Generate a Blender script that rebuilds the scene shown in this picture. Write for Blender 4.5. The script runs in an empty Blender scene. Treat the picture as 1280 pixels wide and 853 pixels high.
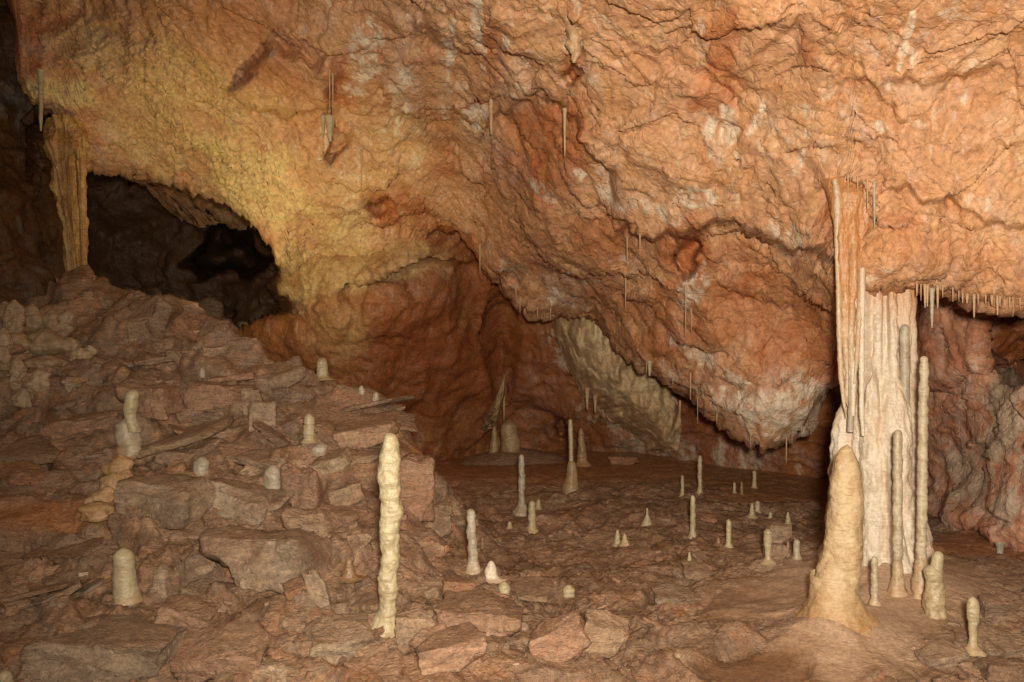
import bpy, bmesh, math, random
import numpy as np
from mathutils import Vector, Matrix
random.seed(7)
scene = bpy.context.scene
COL = scene.collection

# ------------------------------------------------------------------ camera
CAMZ = 1.6
cd = bpy.data.cameras.new('camera'); cam = bpy.data.objects.new('camera', cd); COL.objects.link(cam)
cam.location = (0, 0, CAMZ); cam.rotation_euler = (math.radians(90), 0, 0)
cd.sensor_width = 36; cd.lens = 28.125; cd.clip_start = 0.05; cd.clip_end = 200
scene.camera = cam
# ------------------------------------------------------------------ world: unlit cave, only a trace of brown bounce
world = bpy.data.worlds.new('World'); scene.world = world; world.use_nodes = True
bg = world.node_tree.nodes['Background']; bg.inputs['Color'].default_value = (1.0, .72, .5, 1); bg.inputs['Strength'].default_value = .13
# ------------------------------------------------------------------ light: the camera flash and the cave's warm lamp behind the rubble crest
def light(name, kind, loc, energy, color, radius, target=None, **kw):
    l = bpy.data.lights.new(name, kind); l.energy = energy; l.color = color; l.shadow_soft_size = radius
    for k, v in kw.items(): setattr(l, k, v)
    o = bpy.data.objects.new(name, l); COL.objects.link(o); o.location = loc
    if target is not None:
        o.rotation_euler = (Vector(target) - Vector(loc)).to_track_quat('-Z', 'Y').to_euler()
    return o
light('camera_flash', 'SPOT', (.12, -.25, 1.86), 1850, (1.0, .91, .77), .12, target=(1.1, 6, 1.8), spot_size=math.radians(112), spot_blend=1.0)
light('cave_lamp', 'SPOT', (-2.75, 7.6, 1.95), 95, (1.0, .79, .38), .12, target=(-2.6, 8.9, 3.6), spot_size=math.radians(150), spot_blend=.8)
scene.view_settings.view_transform = 'Standard'; scene.view_settings.look = 'None'
scene.cycles.max_bounces = 5; scene.cycles.diffuse_bounces = 3; scene.cycles.glossy_bounces = 2
scene.view_settings.exposure = 0.0; scene.view_settings.gamma = 1.0

# ================================================================== noise
F = np.float32
def _hash(ix, iy, iz, s):
    h = (ix.astype(np.uint32) * np.uint32(374761393)) ^ (iy.astype(np.uint32) * np.uint32(668265263)) ^ (iz.astype(np.uint32) * np.uint32(2147483647 & 1274126177)) ^ np.uint32((s * 2654435761) & 0xffffffff)
    h = (h ^ (h >> np.uint32(13))) * np.uint32(1274126177)
    h = (h ^ (h >> np.uint32(16))) * np.uint32(2246822519)
    return h ^ (h >> np.uint32(15))
def _u(h): return (h & np.uint32(0xffffff)).astype(F) / F(16777216)
def perlin(p, s=0):
    p = p.astype(F); f0 = np.floor(p); i = f0.astype(np.int64); f = p - f0
    u = f*f*f*(f*(f*6-15)+10); out = np.zeros(len(p), F)
    for dx in (0, 1):
        wx = u[:, 0] if dx else 1-u[:, 0]
        for dy in (0, 1):
            wy = u[:, 1] if dy else 1-u[:, 1]
            for dz in (0, 1):
                wz = u[:, 2] if dz else 1-u[:, 2]
                h = _hash(i[:, 0]+dx, i[:, 1]+dy, i[:, 2]+dz, s)
                gx = (h & np.uint32(1023)).astype(F)/511.5-1; gy = ((h >> np.uint32(10)) & np.uint32(1023)).astype(F)/511.5-1
                gz = ((h >> np.uint32(20)) & np.uint32(1023)).astype(F)/511.5-1
                out += wx*wy*wz*(gx*(f[:, 0]-dx)+gy*(f[:, 1]-dy)+gz*(f[:, 2]-dz))
    return out * F(1.4)
def fbm(p, oct=4, s=0, r=.5):
    o = np.zeros(len(p), F); a = 1.0; q = p.astype(F)
    for k in range(oct):
        o += F(a)*perlin(q, s+k*17); a *= r; q = q*F(2.03)+F(7.1)
    return o
def voro(p, s=0):
    """F1, F2, id hash of the nearest cell, offset from its centre"""
    p = p.astype(F); f0 = np.floor(p); i = f0.astype(np.int64); f = p-f0; n = len(p)
    d1 = np.full(n, 9, F); d2 = np.full(n, 9, F); hid = np.zeros(n, np.uint32); off = np.zeros((n, 3), F)
    for dx in (-1, 0, 1):
        for dy in (-1, 0, 1):
            for dz in (-1, 0, 1):
                h = _hash(i[:, 0]+dx, i[:, 1]+dy, i[:, 2]+dz, s)
                vx = f[:, 0]-dx-(h & np.uint32(1023)).astype(F)/1023; vy = f[:, 1]-dy-((h >> np.uint32(10)) & np.uint32(1023)).astype(F)/1023
                vz = f[:, 2]-dz-((h >> np.uint32(20)) & np.uint32(1023)).astype(F)/1023
                d = vx*vx+vy*vy+vz*vz; m = d < d1
                d2 = np.where(m, d1, np.minimum(d2, d)); d1 = np.where(m, d, d1); hid = np.where(m, h, hid)
                off[m, 0] = vx[m]; off[m, 1] = vy[m]; off[m, 2] = vz[m]
    return np.sqrt(d1), np.sqrt(d2), hid, off
def rnd(h, k):
    z = h*np.uint32(1)+np.uint32(k*7919+1); z = (z ^ (z >> np.uint32(15)))*np.uint32(2246822519); z = (z ^ (z >> np.uint32(13)))*np.uint32(3266489917)
    return _u(z ^ (z >> np.uint32(16)))
def plates(p, sc, s, tilt=.6, bias=(0, 0, 0)):
    """broken-plate relief: every cell is a tilted flat face; returns height (cell units), edge closeness, cell random"""
    f1, f2, h, o = voro(p*np.array(sc, F), s)
    hh = rnd(h, 1)-.5
    for a in range(3): hh = hh+o[:, a]*((rnd(h, 2+a)-.5)*2*tilt+bias[a])
    return hh, np.clip(1-(f2-f1)/.12, 0, 1), rnd(h, 9)
def warp(p, fr, amp, s):
    return p+F(amp)*np.stack([perlin(p*F(fr), s), perlin(p*F(fr), s+1), perlin(p*F(fr), s+2)], 1)
def sst(a, b, x):
    t = np.clip((x-a)/(b-a), 0, 1); return t*t*(3-2*t)
class TPS:
    def __init__(s, xy, v, sc=1.0, reg=1e-3):
        s.c = np.array(xy, float)/sc; s.sc = sc; n = len(s.c)
        K = s.k(s.c)+np.eye(n)*reg; A = np.zeros((n+3, n+3)); A[:n, :n] = K; A[:n, n] = 1; A[:n, n+1:] = s.c; A[n:, :n] = A[:n, n:].T
        s.w = np.linalg.solve(A, np.concatenate([np.array(v, float), np.zeros(3)]))
    def k(s, q):
        d = ((q[:, None, :]-s.c[None])**2).sum(2); return d*np.log(d+1e-9)*.5
    def __call__(s, x, y):
        q = np.stack([np.ravel(x), np.ravel(y)], 1)/s.sc; out = np.empty(len(q)); n = len(s.c)
        for a in range(0, len(q), 60000):
            b = q[a:a+60000]; out[a:a+60000] = s.k(b)@s.w[:n]+s.w[n]+b@s.w[n+1:]
        return out.reshape(np.shape(x))
def P(px, py, Y):      # a direction seen from the survey point, carried out to a distance of Y metres
    return np.array([(px-640)/1000*Y, Y, CAMZ+(426.5-py)/1000*Y])

# ================================================================== mesh helpers
def np_mesh(name, V, Q, mat, attrs=None, parent=None, loc=None, smooth=True):
    me = bpy.data.meshes.new(name); V = np.asarray(V, F)
    if loc is not None: V = V-np.array(loc, F)
    Q = np.asarray(Q, np.int32); k = Q.shape[1]
    me.vertices.add(len(V)); me.vertices.foreach_set('co', V.ravel())
    me.loops.add(Q.size); me.loops.foreach_set('vertex_index', Q.ravel())
    me.polygons.add(len(Q)); me.polygons.foreach_set('loop_start', np.arange(0, Q.size, k, dtype=np.int32)); me.polygons.foreach_set('loop_total', np.full(len(Q), k, np.int32))
    me.update(calc_edges=True); me.polygons.foreach_set('use_smooth', np.full(len(Q), smooth))
    for an, c in (attrs or {}).items():
        a = me.color_attributes.new(an, 'FLOAT_COLOR', 'POINT'); a.data.foreach_set('color', np.asarray(c, F).ravel())
    me.materials.append(mat)
    o = bpy.data.objects.new(name, me); COL.objects.link(o)
    if parent is not None: o.parent = parent
    elif loc is not None: o.location = loc
    return o
def grid_faces(r, c, wrap=False):
    i = np.arange(r-1)[:, None]; j = np.arange(c if wrap else c-1)[None]; j2 = (j+1) % c
    return np.stack([i*c+j, i*c+j2, (i+1)*c+j2, (i+1)*c+j], -1).reshape(-1, 4)
def tag(o, label=None, cat=None, group=None, kind=None):
    if label: o['label'] = label
    if cat: o['category'] = cat
    if group: o['group'] = group
    if kind: o['kind'] = kind
    return o
def empty(name, loc):
    o = bpy.data.objects.new(name, None); o.empty_display_size = .1; COL.objects.link(o); o.location = loc; return o
def normals(V):        # V: r,c,3
    du = np.gradient(V, axis=1); dv = np.gradient(V, axis=0); n = np.cross(du, dv); n /= np.linalg.norm(n, axis=2, keepdims=True)+1e-9
    return n

# ================================================================== materials
class NT:
    def __init__(s, name):
        s.m = bpy.data.materials.new(name); s.m.use_nodes = True; s.t = s.m.node_tree; s.n = s.t.nodes; s.b = s.n['Principled BSDF']
    def new(s, k, **kw):
        x = s.n.new(k)
        for a, v in kw.items(): setattr(x, a, v)
        return x
    def L(s, a, b): s.t.links.new(a, b)
    def setin(s, sock, v):
        if hasattr(v, 'links'): s.L(v, sock)
        else: sock.default_value = v
    def noise(s, vec, scale, detail=6, rough=.55, dist=0):
        x = s.new('ShaderNodeTexNoise'); s.L(vec, x.inputs['Vector']); x.inputs['Scale'].default_value = scale; x.inputs['Detail'].default_value = detail
        x.inputs['Roughness'].default_value = rough; x.inputs['Distortion'].default_value = dist; return x.outputs['Fac']
    def voro(s, vec, scale, out='Distance', feat='F1'):
        x = s.new('ShaderNodeTexVoronoi', feature=feat); s.L(vec, x.inputs['Vector']); x.inputs['Scale'].default_value = scale; return x.outputs[out]
    def map(s, vec, scale):
        x = s.new('ShaderNodeMapping'); s.L(vec, x.inputs['Vector']); x.inputs['Scale'].default_value = scale; return x.outputs[0]
    def ramp(s, fac, stops):
        x = s.new('ShaderNodeValToRGB'); s.L(fac, x.inputs[0]); e = x.color_ramp.elements
        while len(e) < len(stops): e.new(.5)
        for el, (p, c) in zip(e, stops): el.position = p; el.color = (*c, 1) if len(c) == 3 else c
        return x.outputs[0]
    def math(s, op, a, b=0.0, clamp=False):
        x = s.new('ShaderNodeMath', operation=op, use_clamp=clamp); s.setin(x.inputs[0], a); s.setin(x.inputs[1], b); return x.outputs[0]
    def mix(s, f, a, b, mode='MIX'):
        x = s.new('ShaderNodeMix', data_type='RGBA', blend_type=mode); s.setin(x.inputs[0], f)
        for sk, v in ((x.inputs[6], a), (x.inputs[7], b)):
            s.setin(sk, (*v, 1) if isinstance(v, tuple) and len(v) == 3 else v)
        return x.outputs[2]
    def rng(s, v, a, b, c=0., d=1.):
        x = s.new('ShaderNodeMapRange'); s.setin(x.inputs[0], v)
        for i, q in enumerate((a, b, c, d)): x.inputs[i+1].default_value = q
        return x.outputs[0]
    def attr(s, name):
        a = s.new('ShaderNodeAttribute', attribute_name=name); sp = s.new('ShaderNodeSeparateColor'); s.L(a.outputs['Color'], sp.inputs[0])
        return sp.outputs[0], sp.outputs[1], sp.outputs[2], a.outputs['Alpha']
    def bump(s, h, strength, dist, prev=None):
        x = s.new('ShaderNodeBump'); s.L(h, x.inputs['Height']); x.inputs['Strength'].default_value = strength; x.inputs['Distance'].default_value = dist
        if prev is not None: s.L(prev, x.inputs['Normal'])
        return x.outputs[0]
    def co(s): return s.new('ShaderNodeTexCoord').outputs['Object']

def mat_cave_rock(name, pal, fine=1.0):
    """masks A = (rust, pale, yellow, smooth); masks B = (cell random, crease, grey/lilac, -)"""
    t = NT(name); c = t.co(); rust, pale, yel, smo = t.attr('maskA'); cell, crease, lil, deep = t.attr('maskB')
    n1 = t.noise(c, 1.1, 6, .62, .4); n2 = t.noise(c, 5.5, 6, .62, .8); n3 = t.noise(t.map(c, (7, 7, 1.6)), 1.6, 7, .65, .6); n4 = t.noise(c, 26, 6, .7)
    base = t.ramp(t.math('ADD', t.math('MULTIPLY', n1, .55), t.math('MULTIPLY', n2, .45)), [(.30, pal[0]), (.44, pal[1]), (.55, pal[2]), (.68, pal[3])])
    base = t.mix(t.rng(cell, 0, 1, 0, .55), base, t.ramp(cell, [(0, pal[1]), (.35, pal[2]), (.6, pal[4]), (.8, pal[2]), (1, pal[3])]))
    base = t.mix(t.rng(n3, .56, .72, 0, .45), base, pal[0]); base = t.mix(t.rng(t.noise(t.map(c, (3.2, 3.2, .9)), 1.3, 6, .6, .8), .52, .66, 0, .55), base, pal[4]); base = t.mix(t.rng(t.noise(t.map(c, (5, 5, 1.3)), 1.7, 6, .65, .9), .57, .70, 0, .5), base, pal[7])
    base = t.mix(deep, base, t.ramp(n2, [(.34, (.46,.19,.10)), (.5, (.58,.29,.175)), (.64, (.68,.46,.33))]))
    rm = t.math('MULTIPLY', t.math('MULTIPLY', rust, 1.05), t.rng(t.math('ADD', n2, t.math('MULTIPLY', n3, .5)), .55, .85, .35, 1.0), True)
    base = t.mix(rm, base, pal[5])
    lm = t.math('MULTIPLY', t.math('MULTIPLY', lil, .8), t.rng(n2, .40, .62), True); base = t.mix(lm, base, pal[6])
    # pale calcite, patchy and drawn out downwards
    pm = t.math('ADD', t.math('MULTIPLY', pale, t.rng(n3, .34, .58, .75, 1.45)), t.math('MULTIPLY', t.rng(t.math('ADD', n2, n3), .95, 1.35, -.55, .45), .9))
    base = t.mix(t.rng(pm, .2, .85, 0, .8), base, pal[7])
    ym = t.math('MULTIPLY', yel, t.rng(n2, .3, .6, .35, 1), True); base = t.mix(ym, base, pal[8])
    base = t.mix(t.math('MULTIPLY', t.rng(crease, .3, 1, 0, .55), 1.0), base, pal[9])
    base = t.mix(1.0, base, t.ramp(n4, [(.28, (.60, .58, .56)), (.5, (.93, .93, .93)), (.72, (1.2, 1.2, 1.2))]), 'MULTIPLY')
    wv = t.new('ShaderNodeVectorMath', operation='ADD'); nz = t.new('ShaderNodeTexNoise'); t.L(c, nz.inputs['Vector']); nz.inputs['Scale'].default_value = 4.5; nz.inputs['Detail'].default_value = 5
    sc_ = t.new('ShaderNodeVectorMath', operation='SCALE'); t.L(nz.outputs['Color'], sc_.inputs[0]); sc_.inputs['Scale'].default_value = .32; t.L(c, wv.inputs[0]); t.L(sc_.outputs[0], wv.inputs[1])
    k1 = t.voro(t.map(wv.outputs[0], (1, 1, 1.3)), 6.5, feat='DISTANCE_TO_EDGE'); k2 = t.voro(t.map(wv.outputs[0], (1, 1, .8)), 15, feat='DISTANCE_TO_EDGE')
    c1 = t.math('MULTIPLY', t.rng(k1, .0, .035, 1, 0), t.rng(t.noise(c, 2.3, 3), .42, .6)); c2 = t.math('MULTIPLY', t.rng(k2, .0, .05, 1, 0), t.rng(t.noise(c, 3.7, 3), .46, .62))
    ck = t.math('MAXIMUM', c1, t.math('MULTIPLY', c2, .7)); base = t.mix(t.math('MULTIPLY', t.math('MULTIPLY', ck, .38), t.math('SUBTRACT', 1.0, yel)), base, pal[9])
    pt = t.voro(wv.outputs[0], 6.5, 'Color'); base = t.mix(.28, base, t.mix(1.0, base, t.mix(.8, (1, 1, 1), t.ramp(pt, [(0, (.72, .66, .62)), (.5, (1.05, 1, .95)), (1, (1.3, 1.36, 1.4))])), 'MULTIPLY'))
    t.L(base, t.b.inputs['Base Color'])
    t.L(t.rng(t.noise(c, 9, 4), .35, .7, .42, .8), t.b.inputs['Roughness']); t.b.inputs['Specular IOR Level'].default_value = .35
    rg = t.math('ABSOLUTE', t.math('SUBTRACT', t.noise(t.map(c, (1, 1, .6)), 14, 6, .6, .8), .5))
    b = t.bump(rg, .30*fine, .035); b = t.bump(t.noise(c, 42, 6, .62), .32*fine, .014, b); b = t.bump(t.math('MINIMUM', t.math('MULTIPLY', k1, 3.0), .3), .35, .05, b); b = t.bump(t.math('MINIMUM', t.math('MULTIPLY', k2, 2.0), .3), .25, .025, b)
    t.L(b, t.b.inputs['Normal']); return t.m
#            dark rust          orange            tan orange        light tan         pink              rust              lilac grey        pale calcite     crystal yellow    crease
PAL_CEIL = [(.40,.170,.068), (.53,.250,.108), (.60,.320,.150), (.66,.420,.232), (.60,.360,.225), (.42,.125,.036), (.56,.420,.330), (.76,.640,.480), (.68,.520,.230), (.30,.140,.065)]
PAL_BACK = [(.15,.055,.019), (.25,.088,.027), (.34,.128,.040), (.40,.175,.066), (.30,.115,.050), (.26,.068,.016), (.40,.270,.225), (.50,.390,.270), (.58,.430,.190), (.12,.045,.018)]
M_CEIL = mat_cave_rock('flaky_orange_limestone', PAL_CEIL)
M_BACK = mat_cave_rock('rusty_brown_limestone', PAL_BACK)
M_DIM = mat_cave_rock('dimmed_brown_limestone', [tuple(x*k for x, k in zip(c, (.34, .44, .5))) for c in PAL_BACK])  # back wall palette darkened; shade of passage and left wall is in the colour

def mat_rubble(name, tint=None, obj_random=False):
    """broken cave rock coated with clay; masks A = (-, pale, wet flowstone, clay) on the ground only"""
    t = NT(name); ground_ = tint is None and not obj_random; geo = t.new('ShaderNodeNewGeometry'); c = geo.outputs['Position']
    red, pale, wet, clay = t.attr('maskA'); cell, crease, d1, d2 = t.attr('maskB')
    n0 = t.noise(c, 1.3, 6, .6, .4); n1 = t.noise(c, 3.0, 6, .62, .5); n2 = t.noise(c, 10, 6, .65, .6); n3 = t.noise(t.map(c, (1.5, 1.5, 9)), 4, 6, .6, .5); n4 = t.noise(c, 40, 6, .7)
    if not ground_: oi = t.new('ShaderNodeObjectInfo'); cell = t.math('ADD', t.math('MULTIPLY', oi.outputs['Random'], .55), t.math('MULTIPLY', t.rng(n1, .3, .7), .45))
    stops = [(0, (.22,.145,.092)), (.16, (.36,.245,.155)), (.30, (.44,.225,.125)), (.44, (.31,.215,.15)), (.58, (.40,.26,.165)), (.72, (.50,.28,.165)), (.86, (.62,.48,.33)), (1, (.24,.155,.10))]
    rock = t.ramp(cell, stops)
    if tint: rock = t.mix(.75, rock, t.ramp(n1, [(.35, tint[2]), (.5, tint[1]), (.65, tint[0])]))
    rock = t.mix(t.rng(n0, .48, .64, 0, .42), rock, (.42,.235,.145)); rock = t.mix(t.rng(n2, .50, .70, 0, .5), rock, (.20,.14,.10))
    rock = t.mix(t.rng(n3, .56, .72, 0, .5), rock, (.46,.33,.22))
    # clay dust lies on what faces up
    sx = t.new('ShaderNodeSeparateXYZ'); t.L(geo.outputs['Normal'], sx.inputs[0])
    cl = t.mix(t.rng(n2, .35, .65), (.24,.14,.082), (.37,.235,.15))
    rock = t.mix(t.math('MULTIPLY', t.rng(sx.outputs[2], .4, .9, 0, .85), t.rng(n1, .36, .58), True), rock, cl)
    if ground_:
        rock = t.mix(t.math('MULTIPLY', pale, t.rng(n2, .3, .55), True), rock, (.50,.36,.24)); rock = t.mix(clay, rock, t.mix(t.rng(n2, .35, .65), (.36,.150,.060), (.50,.235,.105)))
        fl = t.mix(t.rng(t.noise(c, 3.2, 6, .55, .8), .36, .66), (.24,.14,.08), (.40,.27,.185)); fl = t.mix(t.rng(n1, .5, .72, 0, .7), fl, (.20,.10,.048)); rock = t.mix(wet, rock, fl); rock = t.mix(t.math('MULTIPLY', red, t.rng(n1, .25, .6, .5, 1.0), True), rock, (.52,.37,.26)); rock = t.mix(t.math('MULTIPLY', d1, .75), rock, (.15,.075,.035))
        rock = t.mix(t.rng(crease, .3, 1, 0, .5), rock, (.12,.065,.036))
    rock = t.mix(1.0, rock, t.ramp(n4, [(.28, (.60, .55, .50)), (.5, (.95, .90, .84)), (.72, (1.25, 1.19, 1.10))]), 'MULTIPLY')
    t.L(rock, t.b.inputs['Base Color'])
    r = t.rng(t.math('ADD', t.math('MULTIPLY', t.noise(c, 7, 5, .6), .5), t.math('MULTIPLY', t.noise(c, 30, 4, .6), .5)), .40, .60, .16, .60)
    if ground_: r = t.math('SUBTRACT', r, t.math('MULTIPLY', wet, .17))
    t.L(r, t.b.inputs['Roughness']); t.b.inputs['Specular IOR Level'].default_value = .5
    h1 = t.math('ABSOLUTE', t.math('SUBTRACT', t.noise(t.map(c, (1, 1, 2.4)), 9, 7, .62, 1.2), .5)); h2 = t.noise(c, 22, 6, .72, .5)
    if ground_: k = t.math('SUBTRACT', 1.0, t.math('MULTIPLY', wet, .8)); h1 = t.math('MULTIPLY', h1, k); h2 = t.math('MULTIPLY', h2, k)
    b = t.bump(h1, .8, .07); b = t.bump(n3, .4, .03, b); b = t.bump(h2, .5, .03, b); t.L(b, t.b.inputs['Normal']); return t.m
M_RUB = mat_rubble('brown_cave_rubble'); M_ROCK = mat_rubble('angular_rock', obj_random=True)

def mat_calcite(name, hi, mid, lo, rings=60., streak=0.0, orange=(.5,.24,.09), sss=.08, bump=.4, rough=.38):
    t = NT(name); c = t.co(); n1 = t.noise(c, 7, 6, .6, .5); n2 = t.noise(t.map(c, (14, 14, 1.2)), 3, 6, .6, .3); n3 = t.noise(t.map(c, (1, 1, 5)), 18, 5, .6)
    base = t.ramp(t.math('ADD', t.math('MULTIPLY', n1, .6), t.math('MULTIPLY', n3, .4)), [(.32, lo), (.5, mid), (.66, hi)])
    if streak: base = t.mix(t.rng(n2, .46, .66, 0, streak), base, orange)
    sp = t.attr('maskA'); base = t.mix(t.math('MULTIPLY', sp[0], t.rng(n2, .24, .54, .3, 1.0)), base, orange)
    base = t.mix(1.0, base, t.ramp(t.noise(c, 60, 5, .7), [(.3, (.8, .78, .75)), (.5, (1, 1, 1)), (.7, (1.1, 1.1, 1.1))]), 'MULTIPLY')
    t.L(base, t.b.inputs['Base Color']); t.b.inputs['Subsurface Weight'].default_value = sss; t.b.inputs['Subsurface Radius'].default_value = (.03, .015, .006); t.b.inputs['Subsurface Scale'].default_value = .3
    t.L(t.rng(n1, .35, .65, rough-.12, rough+.15), t.b.inputs['Roughness'])
    b = t.bump(n3, bump, .012); b = t.bump(t.noise(c, 70, 6, .7), bump, .006, b); t.L(b, t.b.inputs['Normal']); return t.m
M_CREAM = mat_calcite('cream_calcite', (.47,.395,.245), (.40,.32,.185), (.30,.215,.12), orange=(.42,.26,.13))
M_POST = mat_calcite('beige_calcite', (.50,.415,.29), (.43,.34,.22), (.33,.24,.15))
M_WHITE = mat_calcite('white_calcite', (.46,.40,.31), (.38,.31,.22), (.27,.20,.13), orange=(.45,.30,.17))
M_AMBER = mat_calcite('amber_calcite', (.56,.42,.25), (.49,.34,.185), (.36,.22,.11), orange=(.40,.20,.07), bump=.7)
M_COL = mat_calcite('pinkish_flowstone', (.72,.63,.50), (.64,.54,.41), (.50,.39,.28), streak=.2, orange=(.50,.25,.11), bump=.5)
M_DRAPE = mat_calcite('orange_streaked_flowstone', (.58,.46,.32), (.52,.38,.24), (.44,.28,.15), streak=.3, orange=(.46,.19,.06))
M_OCHRE = mat_calcite('ochre_calcite', (.40,.27,.14), (.33,.21,.10), (.22,.13,.06))
M_BROWN = mat_calcite('brown_calcite', (.30,.19,.10), (.24,.135,.06), (.16,.085,.035), orange=(.22,.12,.055))
M_GOLD = mat_calcite('golden_flowstone', (.58,.40,.15), (.44,.25,.08), (.26,.12,.04), streak=.9, orange=(.24,.09,.03), bump=.8)

# ================================================================== painted mineral zones
def blobs(px, py, lst, warpn):
    """soft-edged ragged patches on a surface; (px,py,rx,ry,angle deg,strength)"""
    m = np.zeros(px.shape, F)
    for (cx, cy, rx, ry, an, st) in lst:
        a = math.radians(an); dx = px-cx; dy = py-cy; u = (dx*math.cos(a)+dy*math.sin(a))/rx; v = (-dx*math.sin(a)+dy*math.cos(a))/ry
        d = np.sqrt(u*u+v*v)+warpn*.55; m = np.maximum(m, st*(1-sst(.45, 1.15, d)))
    return m
def line_y(px, pts): xs, ys = zip(*pts); return np.interp(px, xs, ys)

# ================================================================== CEILING MASS
LIP = [(-420, -250), (-60, -190), (-10, -100), (12, -15), (22, 50), (27, 100), (42, 128), (70, 150), (103, 213), (130, 222), (165, 216), (200, 222), (240, 236), (280, 258), (318, 288), (343, 322), (356, 344), (372, 360), (400, 370), (450, 374), (495, 366),
       (525, 335), (548, 300), (572, 288), (590, 312), (608, 345), (640, 372), (668, 392), (700, 392), (738, 402), (770, 436), (800, 452), (840, 474), (880, 512), (915, 538), (955, 562), (985, 553), (1010, 530), (1022, 500),
       (1043, 478), (1058, 430), (1066, 366), (1100, 361), (1150, 362), (1185, 364), (1205, 374), (1240, 376), (1280, 380), (1700, 400)]
CD = [(1280,380,4.95), (1150,362,5.12), (1075,360,5.2), (1280,200,4.6), (1150,200,4.75), (1280,0,4.0), (1100,100,4.6), (1000,0,4.4), (1280,-300,2.9), (1000,-300,3.2), (800,0,5.0), (640,0,5.5), (640,-300,4.0), (400,0,6.6), (200,0,7.4),
      (50,0,8.3), (0,-300,6.0), (300,-300,4.8), (-300,0,8.6), (-400,-300,6.0), (900,150,5.5), (900,285,6.1), (1040,280,5.35), (760,200,6.3), (700,300,7.6), (800,350,7.3), (950,400,6.7), (950,500,6.9), (960,560,7.3), (1040,470,6.9), (1000,400,6.5), (860,420,7.3),
      (850,478,7.9), (790,450,8.5), (740,402,8.9), (690,393,9.1), (620,355,9.2), (560,285,9.3), (560,180,8.0), (640,250,7.8), (480,320,9.9), (450,220,8.8), (400,390,10.6), (400,300,9.75), (370,350,10.25), (430,335,10.1), (500,350,10.4), (450,440,11.3), (500,440,11.3), (530,380,10.9), (350,330,9.6), (362,400,10.0), (280,255,9.6), (200,222,9.6), (105,215,9.2), (300,150,8.6), (150,120,8.5), (480,100,7.2),
      (40,128,8.4), (-100,100,7.8), (1700,400,4.3), (1700,0,3.3), (1700,-300,2.5), (1450,390,4.7)]
ctps = TPS([(a, b) for a, b, c in CD], [c for a, b, c in CD], 200., 2e-3)
LEDGES = [([(600,172),(625,140),(655,122),(680,117),(705,135),(722,150),(742,186),(765,203)], .30, 60, 10),
          ([(700,75),(712,62),(722,58),(734,68)], .14, 26, 4),
          ([(770,292),(800,290),(850,292),(880,282),(925,280),(950,300),(990,312),(1040,316),(1062,320)], .42, 130, 14),
          ([(1030,222),(1060,226),(1100,240),(1130,236),(1160,250),(1200,254)], .20, 40, 10), ([(1035,108),(1100,105),(1160,108),(1230,100),(1300,96)], .13, 40, 10),
          ([(1180,248),(1215,262),(1235,280),(1290,284),(1400,290)], .12, 50, 10), ([(1190,196),(1240,182),(1290,176),(1400,180)], .09, 40, 10), ([(850,352),(900,362),(960,380),(1040,384)], .10, 50, 10),
          ([(312,132),(340,142),(380,142),(405,138),(418,118)], .45, 22, 6), ([(820,240),(870,232),(940,244),(1000,252),(1040,230)], .10, 40, 10), ([(560,215),(590,214),(615,232),(640,250)], .12, 40, 8),
          ([(415,168),(440,176),(470,240),(500,270)], .22, 50, 8), ([(640,330),(680,345),(730,350),(790,372),(850,372),(880,390)], .12, 40, 10), ([(850,120),(900,112),(960,60),(1000,18)], .10, 40, 10), ([(60,60),(100,30),(150,28),(200,40)], .12, 30, 8),
          ([(430,260),(500,286),(545,292)], .14, 40, 8), ([(905,30),(960,24),(1030,22),(1080,10)], .07, 30, 8), ([(560,0),(575,60),(590,100)], .10, 20, 5)]
def ceiling_depth(px, py, ledges=True):
    Y = ctps(px, py)
    if not ledges: return Y
    for pts, D, dec, win in LEDGES:
        jit = 4*np.sin(px*.11)+2.5*np.sin(px*.23+1)+1.2*np.sin(px*.47)
        d = py-(line_y(px, pts)+jit); w = sst(pts[0][0]-win, pts[0][0]+win, px)*(1-sst(pts[-1][0]-win, pts[-1][0]+win, px))
        Y = Y+(.75 if D > .25 else .5)*D*w*sst(-5, 6, d)*np.exp(-np.clip(d, 0, None)/dec)-D*.15*w*np.exp(-(d/(dec*.4))**2)
    for (qx, qy, qa, qb, qd) in ((860, 318, 17, 30, .45), (716, 92, 13, 16, .22), (640, 345, 20, 12, .2), (420, 182, 14, 22, .25), (482, 256, 24, 13, .22), (560, 296, 22, 12, .25)):
        Y = Y+qd*sst(0, .8, 1-((px-qx+4*np.sin(py*.2))/qa)**2-((py-qy+4*np.sin(px*.21))/qb)**2)
    # the brown block that bulges out at upper left
    u = (px-365+9*np.sin(py*.07)+5*np.sin(py*.19))/68; v = (py-104+8*np.sin(px*.06)+4*np.sin(px*.17))/50; Y = Y-.34*sst(0, .7, 1-u*u*np.abs(u)-v*v)*(1-sst(128, 146, py))
    return Y
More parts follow.
